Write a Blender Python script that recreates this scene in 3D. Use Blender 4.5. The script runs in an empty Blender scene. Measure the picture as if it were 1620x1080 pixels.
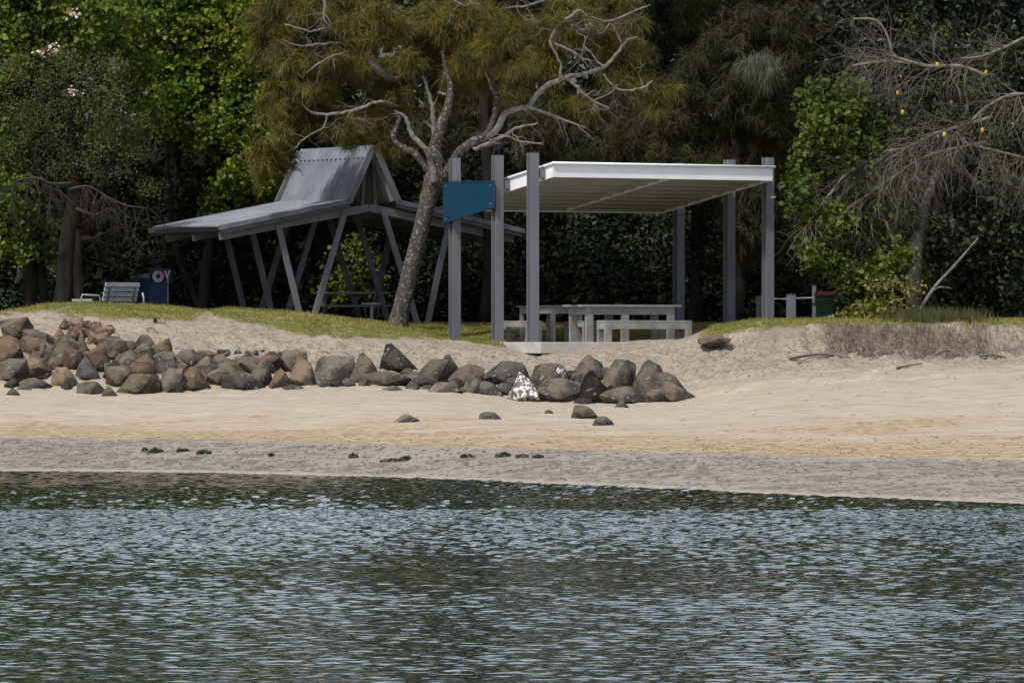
import bpy, bmesh, math, random
import numpy as np
from mathutils import Vector, Matrix, noise
R = math.radians
random.seed(7)
rng = np.random.default_rng(7)
scene = bpy.context.scene
COL = scene.collection

# ------------------------------------------------------------------ camera, sky, sun, exposure
F = 8400.0      # focal length in photograph pixels (1620 wide)
H = 1.9         # camera height above the water
cam = bpy.data.objects.new('camera', bpy.data.cameras.new('camera'))
COL.objects.link(cam); scene.camera = cam
cam.location = (0, 0, H); cam.rotation_euler = (R(90), 0, 0)
cam.data.sensor_width = 36; cam.data.lens = F / 1620 * 36
cam.data.clip_start = 1; cam.data.clip_end = 3000

SUN_DIR = Vector((-0.34, -0.46, 0.82)).normalized()
world = bpy.data.worlds.new('World'); scene.world = world; world.use_nodes = True
wn = world.node_tree.nodes; wl = world.node_tree.links
sky = wn.new('ShaderNodeTexSky'); sky.sky_type = 'NISHITA'; sky.sun_disc = False
sky.sun_elevation = math.asin(SUN_DIR.z); sky.sun_rotation = math.atan2(SUN_DIR.x, SUN_DIR.y)
sky.air_density = 1.0; sky.dust_density = 3.0; sky.ozone_density = 1.0
# broken pale cloud over the blue, all round the sky
tc = wn.new('ShaderNodeTexCoord'); mp = wn.new('ShaderNodeMapping'); mp.inputs['Scale'].default_value = (1, 1, 3)
cn = wn.new('ShaderNodeTexNoise'); cn.inputs['Scale'].default_value = 2.2; cn.inputs['Detail'].default_value = 6
cr = wn.new('ShaderNodeMapRange'); cr.inputs[1].default_value = .42; cr.inputs[2].default_value = .62
cr.inputs[4].default_value = .85
cm = wn.new('ShaderNodeMix'); cm.data_type = 'RGBA'
cm.inputs[7].default_value = (15.5, 17.2, 20.5, 1)
wl.new(tc.outputs['Generated'], mp.inputs['Vector']); wl.new(mp.outputs[0], cn.inputs['Vector'])
wl.new(cn.outputs['Fac'], cr.inputs[0]); wl.new(cr.outputs[0], cm.inputs[0]); wl.new(sky.outputs[0], cm.inputs[6])
wl.new(cm.outputs[2], wn['Background'].inputs['Color']); wn['Background'].inputs['Strength'].default_value = 0.075

sd = bpy.data.lights.new('sun', 'SUN'); sd.energy = 3.7; sd.angle = R(3); sd.color = (1, .95, .87)
sun = bpy.data.objects.new('sun', sd); COL.objects.link(sun)
sun.rotation_euler = SUN_DIR.to_track_quat('Z', 'Y').to_euler(); sun.location = (20, -20, 40)
vs = scene.view_settings
vs.view_transform = 'Standard'; vs.look = 'None'; vs.gamma = 1; vs.exposure = 0.10
try: vs.use_curve_mapping = False
except Exception: pass
scene.cycles.use_denoising = True
scene.cycles.max_bounces = 6; scene.cycles.transparent_max_bounces = 4

def P(px, py, d):
    return Vector(((px - 810) / F * d, d, H + (540 - py) / F * d))

# ------------------------------------------------------------------ materials
def nd(nt, t, **kw):
    n = nt.nodes.new('ShaderNode' + t)
    for k, v in kw.items():
        if k.startswith('_'): setattr(n, k[1:], v)
        else: n.inputs[int(k[1:]) if k[0] == 'i' and k[1:].isdigit() else k].default_value = v
    return n
def mat(name, col, col2=None, scale=6, rough=.7, bump=0, bscale=None, metal=0, detail=5, stretch=None, spec=.5,
        objcol=False, contrast=(.35, .65), island=0, third=None, third_scale=3, third_lo=.6, trans=0, bdist=.02, coords='Object'):
    m = bpy.data.materials.new(name); m.use_nodes = True; nt = m.node_tree
    b = nt.nodes['Principled BSDF']; L = nt.links
    b.inputs['Roughness'].default_value = rough; b.inputs['Metallic'].default_value = metal
    b.inputs['Specular IOR Level'].default_value = spec
    t = nd(nt, 'TexCoord'); vec = t.outputs[coords]
    if stretch:
        q = nd(nt, 'Mapping', Scale=stretch); L.new(vec, q.inputs[0]); vec = q.outputs[0]
    n = nd(nt, 'TexNoise', Scale=scale, Detail=detail); L.new(vec, n.inputs['Vector'])
    mr = nd(nt, 'MapRange', i1=contrast[0], i2=contrast[1]); L.new(n.outputs['Fac'], mr.inputs[0])
    mx = nd(nt, 'Mix', _data_type='RGBA'); L.new(mr.outputs[0], mx.inputs[0])
    c2 = col2 or tuple(c * .7 for c in col)
    mx.inputs[6].default_value = (*col, 1); mx.inputs[7].default_value = (*c2, 1)
    out = mx.outputs[2]
    if objcol:
        oi = nd(nt, 'ObjectInfo'); mm = nd(nt, 'Mix', _data_type='RGBA', _blend_type='MULTIPLY', i0=1.0)
        L.new(out, mm.inputs[6]); L.new(oi.outputs['Color'], mm.inputs[7]); out = mm.outputs[2]
    if island:
        g = nd(nt, 'NewGeometry'); mr2 = nd(nt, 'MapRange', i3=1 - island, i4=1 + island)
        L.new(g.outputs['Random Per Island'], mr2.inputs[0])
        hs = nd(nt, 'HueSaturation'); L.new(mr2.outputs[0], hs.inputs['Value']); L.new(out, hs.inputs['Color'])
        mr3 = nd(nt, 'MapRange', i3=.5 - .035, i4=.5 + .03); mu = nd(nt, 'Math', _operation='FRACT'); m7 = nd(nt, 'Math', _operation='MULTIPLY', i1=7.31)
        L.new(g.outputs['Random Per Island'], m7.inputs[0]); L.new(m7.outputs[0], mu.inputs[0]); L.new(mu.outputs[0], mr3.inputs[0]); L.new(mr3.outputs[0], hs.inputs['Hue'])
        out = hs.outputs[0]
    if third:
        n3 = nd(nt, 'TexNoise', Scale=third_scale, Detail=8, Roughness=.65); L.new(t.outputs[coords], n3.inputs['Vector'])
        m3 = nd(nt, 'MapRange', i1=third_lo, i2=third_lo + .05); L.new(n3.outputs['Fac'], m3.inputs[0])
        x3 = nd(nt, 'Mix', _data_type='RGBA'); L.new(m3.outputs[0], x3.inputs[0]); L.new(out, x3.inputs[6])
        x3.inputs[7].default_value = (*third, 1); out = x3.outputs[2]
    L.new(out, b.inputs['Base Color'])
    if bump:
        nb = nd(nt, 'TexNoise', Scale=bscale or scale * 3, Detail=8, Roughness=.6); L.new(vec, nb.inputs['Vector'])
        bp = nd(nt, 'Bump', Strength=bump, Distance=bdist); L.new(nb.outputs['Fac'], bp.inputs['Height'])
        L.new(bp.outputs[0], b.inputs['Normal'])
    if trans:
        tr = nd(nt, 'BsdfTranslucent'); L.new(out, tr.inputs[0]); ms = nd(nt, 'MixShader', i0=trans)
        L.new(b.outputs[0], ms.inputs[1]); L.new(tr.outputs[0], ms.inputs[2])
        L.new(ms.outputs[0], nt.nodes['Material Output'].inputs[0])
    return m

M = {}
M['rock'] = mat('rock', (1.35, 1.22, 1.05), (.48, .46, .46), spec=.12, scale=3.0, rough=.8, bump=1.0, bscale=5, objcol=True, detail=9, bdist=.05, third=(.20, .18, .15), third_scale=6, third_lo=.60, contrast=(.42, .56))
M['rock_lichen'] = mat('rock_with_white_patches', (1, 1, 1), (.6, .6, .6), scale=4, rough=.85, bump=.8, bscale=12, objcol=True, third=(.62, .62, .59), third_scale=13, third_lo=.50)
M['steel'] = mat('grey_painted_steel', (.165, .17, .195), (.13, .135, .158), scale=3, rough=.5, spec=.4, contrast=(.3, .7), stretch=(1, 1, .25), bump=.1)
M['steel_dark'] = mat('dark_grey_beam', (.10, .102, .12), (.065, .067, .08), scale=4, rough=.6)  # darker grey steel for rear frames, purlins and small fittings
M['zinc'] = mat('corrugated_zinc', (.22, .24, .29), (.15, .165, .20), scale=1.6, rough=.45, metal=.0, third=(.12, .085, .06), third_scale=2.5, third_lo=.66, detail=8)
M['zinc_low'] = mat('corrugated_zinc_low_roof', (.24, .25, .29), (.165, .175, .205), scale=1.8, rough=.5, metal=.0, third=(.10, .075, .055), third_scale=3, third_lo=.62, detail=8)
M['white'] = mat('white_painted_metal', (.80, .82, .83), (.74, .76, .78), scale=2, rough=.4)
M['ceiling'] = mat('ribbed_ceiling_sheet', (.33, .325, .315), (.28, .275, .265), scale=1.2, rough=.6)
M['blue'] = mat('blue_painted_panel', (.003, .036, .080), (.004, .044, .092), scale=2, rough=.42, stretch=(1, 1, 3), bump=.05)
M['concrete'] = mat('concrete', (.50, .48, .44), (.36, .35, .32), scale=2.5, rough=.9, bump=.4, bscale=30, third=(.20, .20, .14), third_scale=3, third_lo=.62)
M['alu'] = mat('grey_table_panel', (.27, .265, .25), (.18, .178, .168), scale=4, rough=.5, bump=.1)
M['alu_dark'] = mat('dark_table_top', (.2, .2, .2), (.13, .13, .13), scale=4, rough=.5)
M['slat'] = mat('pale_grey_slat', (.33, .35, .40), (.25, .27, .31), scale=5, rough=.5)
M['navy'] = mat('navy_panel', (.006, .014, .045), (.005, .011, .03), spec=.12, rough=.5)
M['bin_green'] = mat('green_plastic', (.015, .085, .045), (.012, .065, .035), rough=.4)
M['bin_grey'] = mat('grey_green_plastic', (.035, .07, .055), (.03, .06, .045), rough=.4)
M['red'] = mat('red_plastic', (.50, .015, .02), (.42, .012, .02), rough=.4)
M['black'] = mat('black_rubber', (.02, .02, .02), rough=.6)
M['pink'] = mat('pink_print', (.20, .05, .10), (.13, .04, .09), scale=8, rough=.6)
M['offwhite'] = mat('offwhite_print', (.16, .17, .155), (.08, .11, .10), scale=8, rough=.6)
M['bark'] = mat('bark', (.085, .070, .062), (.045, .038, .036), spec=.12, scale=7, rough=.9, bump=1, bscale=16, stretch=(1, 1, .35), third=(.21, .205, .19), third_scale=17, third_lo=.55, bdist=.04)
M['bark_shaded'] = mat('shaded_mottled_bark', (.06, .052, .045), (.03, .026, .024), spec=.12, scale=7, rough=.95, bump=1, bscale=16, third=(.15, .15, .14), third_scale=14, third_lo=.56)  # darker copy of the mottled bark, shade put into its colour
M['bark_pale'] = mat('pale_bark', (.21, .19, .175), (.10, .09, .08), spec=.12, scale=9, rough=.9, bump=.6, bscale=20, bdist=.02)
M['bark_dark'] = mat('dark_bark', (.03, .025, .02), (.016, .013, .011), spec=.12, scale=6, rough=.95, bump=.8, stretch=(1, 1, .3))
M['twig'] = mat('bare_twig', (.24, .205, .18), (.12, .10, .09), spec=.12, scale=5, rough=.9)
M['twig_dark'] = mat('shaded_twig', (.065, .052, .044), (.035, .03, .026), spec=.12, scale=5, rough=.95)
M['needle'] = mat('casuarina_needle', (.165, .130, .012), (.07, .075, .013), scale=1.6, rough=.7, island=.35, trans=.3, contrast=(.38, .62), coords='Object')
M['needle_dark'] = mat('shaded_casuarina_needle', (.072, .054, .012), (.032, .040, .011), scale=1.1, rough=.8, island=.35, trans=.25)  # needles of the rear casuarinas, shade behind the crown put into the colour
M['needle_grey'] = mat('grey_green_needle', (.12, .13, .075), (.08, .09, .05), scale=3, rough=.8, island=.3, trans=.2)
M['leaf_bright'] = mat('bright_green_leaf', (.19, .24, .018), (.07, .125, .012), scale=1.1, rough=.5, spec=.15, island=.5, trans=.35)
M['leaf_mid'] = mat('green_leaf', (.125, .17, .018), (.05, .085, .012), scale=1.3, rough=.5, spec=.15, island=.5, trans=.3)
M['leaf_dark'] = mat('shaded_green_leaf', (.019, .032, .009), (.008, .013, .005), scale=.8, rough=.6, spec=.3, island=.5, trans=.15)  # green leaf with the deep shade under the trees put into its colour
M['leaf_wall'] = mat('shaded_forest_leaf', (.014, .022, .007), (.007, .011, .0045), scale=.5, rough=.8, spec=.15, island=.5, trans=.1)  # canopy shade is put into this near-black leaf colour
M['leaf_grey'] = mat('banksia_leaf', (.10, .115, .032), (.05, .062, .02), scale=2, rough=.6, spec=.15, island=.6, trans=.1, third=(.11, .07, .03), third_scale=1.2, third_lo=.63)
M['leaf_shrub'] = mat('light_green_leaf', (.105, .145, .020), (.045, .07, .012), scale=1.3, rough=.5, spec=.15, island=.5, trans=.35)
M['leaf_yellow'] = mat('yellow_green_leaf', (.19, .17, .02), (.10, .10, .018), scale=3, rough=.5, island=.4, trans=.3)
M['cone'] = mat('yellow_flower_spike', (.55, .34, .03), (.35, .2, .02), scale=20, rough=.8)
M['cone_dead'] = mat('brown_flower_spike', (.22, .12, .04), (.15, .07, .03), scale=20, rough=.8)
M['blossom'] = mat('pale_blossom', (.62, .5, .42), (.45, .3, .25), scale=10, rough=.8)
M['grass'] = mat('short_grass', (.30, .25, .055), (.17, .185, .03), scale=.9, rough=.7, island=.4, trans=.3, contrast=(.42, .6))
M['grass_green'] = mat('long_green_grass', (.085, .10, .022), (.06, .06, .02), scale=2, rough=.7, island=.4, trans=.3)
M['root'] = mat('dry_root_fibre', (.19, .14, .10), (.10, .07, .055), scale=3, rough=.95, island=.5)
M['weed'] = mat('dark_seaweed', (.035, .045, .012), (.015, .018, .008), scale=20, rough=.5)
M['wood'] = mat('driftwood', (.20, .15, .11), (.12, .09, .07), scale=6, rough=.9)
M['shell'] = mat('shell_and_litter', (.55, .5, .44), (.09, .07, .05), scale=3, rough=.8, contrast=(.49, .51))

# ------------------------------------------------------------------ object helpers
def tag(o, label=None, cat=None, group=None, kind=None):
    for k, v in (('label', label), ('category', cat), ('group', group), ('kind', kind)):
        if v: o[k] = v
    return o
def link(name, me, m=None, parent=None, smooth=False):
    o = bpy.data.objects.new(name, me); COL.objects.link(o)
    if m and not len(me.materials): me.materials.append(m)
    if parent:
        o.parent = parent
    if smooth: me.polygons.foreach_set('use_smooth', [True] * len(me.polygons))
    return o
def npmesh(name, v, f):
    v = np.asarray(v, dtype=np.float32).reshape(-1, 3); f = np.asarray(f, dtype=np.int32)
    me = bpy.data.meshes.new(name); k = f.shape[1]
    me.vertices.add(len(v)); me.vertices.foreach_set('co', v.ravel())
    me.loops.add(f.size); me.loops.foreach_set('vertex_index', f.ravel())
    me.polygons.add(len(f)); me.polygons.foreach_set('loop_start', np.arange(0, f.size, k, dtype=np.int32))
    me.polygons.foreach_set('loop_total', np.full(len(f), k, dtype=np.int32))
    me.update(calc_edges=True)
    return me
def empty(name, loc, rz=0, **kw):
    o = bpy.data.objects.new(name, None); COL.objects.link(o); o.location = loc; o.rotation_euler = (0, 0, rz)
    o.empty_display_size = .2
    return tag(o, **kw)
class MB:
    def __init__(s): s.v = []; s.f = []
    def hexa(s, p):       # 8 points: bottom loop 4, top loop 4
        n = len(s.v); s.v += [tuple(q) for q in p]
        s.f += [(n, n+3, n+2, n+1), (n+4, n+5, n+6, n+7)] + [(n+i, n+(i+1) % 4, n+4+(i+1) % 4, n+4+i) for i in range(4)]
        return s
    def box(s, x0, x1, y0, y1, z0, z1):
        return s.hexa([(x0, y0, z0), (x1, y0, z0), (x1, y1, z0), (x0, y1, z0), (x0, y0, z1), (x1, y0, z1), (x1, y1, z1), (x0, y1, z1)])
    def prism(s, loop, vec):
        n = len(s.v); k = len(loop); vec = Vector(vec)
        s.v += [tuple(q) for q in loop] + [tuple(Vector(q) + vec) for q in loop]
        s.f += [tuple(range(n + k - 1, n - 1, -1)), tuple(range(n + k, n + 2 * k))]
        s.f += [(n+i, n+(i+1) % k, n+k+(i+1) % k, n+k+i) for i in range(k)]
        return s
    def bar(s, a, b, w, t, side=(0, 1, 0)):   # rectangular bar from a to b, w across, t along side
        a, b = Vector(a), Vector(b); d = (b - a).normalized(); sv = Vector(side); u = d.cross(sv).normalized() * w / 2; sv = u.cross(d).normalized() * t / 2
        lo = [a - u - sv, a + u - sv, a + u + sv, a - u + sv]
        return s.prism(lo, b - a)
    def tube(s, pts, rad, n=6, cap=True):
        pts = [Vector(p) for p in pts]; k0 = len(s.v); ref = Vector((0.31, 0.9, 0.2))
        for i, p in enumerate(pts):
            d = (pts[min(i+1, len(pts)-1)] - pts[max(i-1, 0)])
            d = d.normalized() if d.length > 1e-6 else Vector((0, 0, 1))
            u = d.cross(ref); u = u.normalized() if u.length > .05 else d.cross(Vector((1, 0, 0))).normalized()
            w = d.cross(u)
            r = rad[i] if hasattr(rad, '__len__') else rad
            for j in range(n):
                a = 2 * math.pi * j / n
                s.v.append(tuple(p + (u * math.cos(a) + w * math.sin(a)) * r))
        for i in range(len(pts) - 1):
            for j in range(n):
                a = k0 + i*n + j; b = k0 + i*n + (j+1) % n
                s.f.append((a, b, b + n, a + n))
        if cap:
            s.f.append(tuple(range(k0 + n - 1, k0 - 1, -1))); e = k0 + (len(pts)-1)*n; s.f.append(tuple(range(e, e + n)))
        return s
    def build(s, name, m, parent=None, smooth=False, bevel=0):
        me = bpy.data.meshes.new(name); me.from_pydata(s.v, [], s.f); me.update()
        o = link(name, me, m, parent, smooth)
        if bevel:
            bm = bmesh.new(); bm.from_mesh(me)
            bmesh.ops.bevel(bm, geom=bm.edges[:], offset=bevel, segments=1, affect='EDGES'); bm.to_mesh(me); bm.free()
        return o
def copy_tree(o, parent=None):
    c = o.copy(); COL.objects.link(c)
    if parent: c.parent = parent
    for ch in [k for k in bpy.data.objects if k.parent == o and k != c]:
        copy_tree(ch, c)
    return c

# ------------------------------------------------------------------ the ground: shore, mud flat, sand, bank
CP = np.array([-400, 0, 60, 140, 200, 300, 330, 360, 450, 600, 720, 790, 850, 920, 1000, 1080, 1120, 1200, 1400, 1620, 2020], float)
def col(vals): return np.array(vals, float)
wlp = col([745, 745, 745, 746, 746, 747, 747, 748, 750, 754, 758, 761, 764, 767, 770, 774, 776, 780, 788, 797, 812])
mud = col([688, 690, 691, 692, 694, 696, 697, 697, 700, 704, 707, 709, 711, 713, 715, 717, 718, 720, 724, 728, 734])
dry = col([670, 671, 671, 672, 672, 673, 674, 674, 676, 680, 684, 686, 688, 689, 690, 691, 692, 693, 696, 699, 704])
zm = np.interp(CP, [0, 1620], [.36, .30]); zd = np.interp(CP, [0, 1620], [.43, .38])
SD = [np.full(len(CP), 8.), F * H / (wlp - 540), F * (H - zm) / (mud - 540), F * (H - zd) / (dry - 540)]
SZ = [np.full(len(CP), -1.4), np.zeros(len(CP)), zm, zd]
def sec(d, py):
    d = np.full(len(CP), float(d)) if np.isscalar(d) else d
    SD.append(d); SZ.append(H + (540 - col(py)) / F * d)
#             -400   0    60   140  200  300  330  360  450  600  720  790  850  920  1000 1080 1120 1200 1400 1620 2020
sec(102.3, [616, 616, 618, 620, 620, 621, 621, 621, 620, 614, 620, 628, 636, 638, 638, 634, 628, 615, 600, 592, 590])
sec(103.9, [583, 583, 584, 586, 588, 590, 590, 592, 594, 597, 600, 602, 604, 605, 604, 601, 597, 586, 578, 574, 574])
sec(105.5, [545, 545, 546, 549, 552, 556, 558, 560, 572, 575, 575, 577, 579, 578, 576, 572, 568, 568, 571, 568, 568])
sec(106.6, [515, 515, 516, 518, 521, 526, 528, 530, 548, 553, 557, 561, 567, 564, 561, 558, 551, 545, 545, 545, 545])
sec(107.3, [500, 500, 501, 503, 507, 514, 514, 510, 528, 541, 549, 558, 568, 561, 554, 547, 534, 514, 513, 515, 515])
sec(108.9, [496, 496, 490, 486, 489, 499, 502, 495, 504, 526, 543, 556, 567, 553, 544, 538, 528, 508, 506, 508, 508])
sec(110.8, [495, 495, 484, 479, 480, 489, 493, 487, 493, 509, 540, 541, 562, 554, 540, 538, 521, 507, 505, 507, 507])
sec(113.5, [499, 499, 491, 486, 486, 493, 497, 492, 497, 511, 540, 541, 552, 556, 552, 540, 515, 508, 505, 507, 507])
for d, z in ((116.5, 2.27), (121, 2.28), (140, 2.5), (158, 8.5), (420, 11.0)):
    SD.append(np.full(len(CP), d)); SZ.append(np.full(len(CP), z))
SD = np.array(SD); SZ = np.array(SZ)
PXS = np.arange(-400, 2021, 5.0)
def dense(a):
    y = np.interp(PXS, CP, a); k = np.exp(-np.linspace(-2, 2, 9) ** 2); k /= k.sum()
    return np.convolve(np.pad(y, 4, mode='edge'), k, 'valid')
DD = np.array([dense(a) for a in SD]); DZ = np.array([dense(a) for a in SZ])
def fbm(x, y, s, seed=0, oct=4):
    out = np.zeros(np.shape(x)); amp = 1.0
    r = np.random.default_rng(seed + 100)
    for o in range(oct):
        G = r.standard_normal((64, 64)); fx = np.asarray(x) * s * 2**o + 13.7; fy = np.asarray(y) * s * 2**o + 5.1
        ix = np.floor(fx).astype(int); iy = np.floor(fy).astype(int); tx = fx - ix; ty = fy - iy
        tx = tx*tx*(3-2*tx); ty = ty*ty*(3-2*ty)
        g = lambda a, b: G[a % 64, b % 64]
        out += amp * ((g(ix, iy)*(1-tx) + g(ix+1, iy)*tx)*(1-ty) + (g(ix, iy+1)*(1-tx) + g(ix+1, iy+1)*tx)*ty); amp *= .5
    return out / 2
def ground_arrays(x, y):
    x = np.atleast_1d(np.asarray(x, float)); y = np.atleast_1d(np.asarray(y, float))
    px = np.clip(810 + x * F / np.maximum(y, 5), -400, 2020); i = np.clip((px + 400) / 5, 0, len(PXS) - 1.001); i0 = i.astype(int); t = i - i0
    d = DD[:, i0] * (1 - t) + DD[:, i0 + 1] * t; z = DZ[:, i0] * (1 - t) + DZ[:, i0 + 1] * t
    n = d.shape[0]; k = np.clip((y[None] >= d).sum(0) - 1, 0, n - 2); ar = np.arange(len(y))
    f = np.clip((y - d[k, ar]) / (d[k + 1, ar] - d[k, ar]), 0, 1)
    zz = z[k, ar] * (1 - f) + z[k + 1, ar] * f; tt = k + f
    amp = np.interp(tt, [0, 1, 2, 3, 5, 6, 7, 8, 9, 12, 16], [0.0, .006, .010, .014, .03, .05, .055, .035, .03, .02, .05])
    zz = zz + amp * fbm(x, y, 1.6, 1) + (.5 * amp + np.interp(tt, [3.8, 5, 7, 9, 10], [0, .030, .034, .012, 0])) * fbm(x, y, 5, 2, 3)
    # eroded, gullied face of the bank on the right
    bank = np.clip((px - 1115) / 40, 0, 1) * np.clip(1 - np.abs(tt - 6.9) / 1.3, 0, 1)
    zz = zz + bank * (.15 * fbm(x, y * .3, 1.9, 5) + .06 * fbm(x, y, 7, 6))
    return zz, tt, px
def gz(x, y): return float(ground_arrays(x, y)[0][0])
def hit(px, py, d0=60., d1=130.):
    d = np.arange(d0, d1, .05); x = (px - 810) / F * d; z = ground_arrays(x, d)[0]; ray = H + (540 - py) / F * d
    k = np.argmax(z >= ray) if (z >= ray).any() else len(d) - 1
    return Vector((x[k], d[k], z[k]))

GPX = [-400, 0, 60, 140, 200, 250, 300, 322, 335, 350, 400, 450, 500, 600, 700, 790, 800, 1085, 1110, 1130, 2020]
GPY = [497, 497, 495, 503, 508, 511, 507, 497, 496, 506, 515, 527, 534, 536, 539, 541, 0, 0, 521, 511, 512]
def build_ground():
    pxs = np.concatenate([np.linspace(-3200, -420, 24), np.arange(-400, 2021, 5.), np.linspace(2060, 4900, 24)])
    ds = []
    segs = [3, 8, 60, 42, 46, 22, 26, 22, 18, 22, 20, 14, 10, 8, 8, 8, 6]
    ts = np.concatenate([k + np.arange(n) / n for k, n in enumerate(segs[:DD.shape[0] - 1])] + [[DD.shape[0] - 1.0]])
    cpx = np.clip(pxs, -400, 2020); i = np.clip((cpx + 400) / 5, 0, len(PXS) - 1.001); i0 = i.astype(int); t = i - i0
    d = DD[:, i0] * (1 - t) + DD[:, i0 + 1] * t
    k = np.minimum(ts.astype(int), DD.shape[0] - 2); f = (ts - k)[:, None]
    Y = d[k] * (1 - f) + d[k + 1] * f; X = (pxs[None] - 810) / F * Y
    # outside the fan keep the shore profile of its edge
    Z, T, PX = ground_arrays(X.ravel(), Y.ravel())
    nr, nc = Y.shape
    idx = np.arange(nr * nc).reshape(nr, nc)
    q = np.stack([idx[:-1, :-1], idx[:-1, 1:], idx[1:, 1:], idx[1:, :-1]], -1).reshape(-1, 4)
    V = np.stack([X.ravel(), Y.ravel(), Z], 1)
    # grass cover
    gp = np.interp(PX, GPX, GPY); pyv = 540 - (Z - H) / Y.ravel() * F
    n1 = fbm(X.ravel(), Y.ravel(), 2.2, 9)
    left = np.where((PX < 800) & (T > 6.6), np.clip((gp - pyv + n1 * 7) / 6, 0, 1), 0)
    left = np.where((PX < 800) & (T > 9.6), 1, left)
    right = np.where(PX >= 1106, np.clip((T - 7.75 + n1 * .25 + np.clip((1120 - PX) / 60, 0, 1)) * 4, 0, 1), 0)
    mid = np.where((PX >= 800) & (PX < 1106) & (T > 11.3), 1, 0)
    g = np.maximum(np.maximum(left, right), mid)
    soil = np.clip((PX - 1120) / 60, 0, 1) * np.clip(.95 - np.abs(T - 7.1) / 1.0 + n1 * .9 + .4 * fbm(X.ravel(), Y.ravel() * 2, 1.5, 33), 0, 1) * np.clip(.35 + (PX - 1220) / 300, 0.2, 1) * np.clip(1.5 - (PX - 1400) / 260, .55, 1)
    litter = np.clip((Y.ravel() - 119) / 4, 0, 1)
    cen = (T[q].mean(1), g[q].mean(1))
    groups = [('river_bed', cen[0] < 1), ('mud_flat', (cen[0] >= 1) & (cen[0] < 2)),
              ('sand_beach', (cen[0] >= 2) & (cen[1] < .5) & (cen[0] < 12)), ('grass_verge', (cen[0] >= 2) & (cen[1] >= .5) & (cen[0] < 12)),
              ('forest_floor', cen[0] >= 12)]
    # one set of normals for the whole sheet so that the pieces join without a seam
    m = ground_mat()
    whole = npmesh('whole', V, q); whole.polygons.foreach_set('use_smooth', [True] * len(q)); whole.update()
    nrm = np.zeros(len(V) * 3, np.float32); whole.vertex_normals.foreach_get('vector', nrm); nrm = nrm.reshape(-1, 3)
    for name, mask in groups:
        qq = q[mask]; used, inv = np.unique(qq.ravel(), return_inverse=True)
        me = npmesh(name, V[used], inv.reshape(-1, 4))
        for an, arr in (('section', T), ('grass', g), ('soil', soil), ('litter', litter)):
            a = me.attributes.new(an, 'FLOAT', 'POINT'); a.data.foreach_set('value', arr[used].astype(np.float32))
        me.materials.append(m); me.polygons.foreach_set('use_smooth', [True] * len(qq))
        me.normals_split_custom_set_from_vertices(nrm[used].tolist())
        o = bpy.data.objects.new(name, me); COL.objects.link(o); o['kind'] = 'structure'
    bpy.data.meshes.remove(whole)

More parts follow.
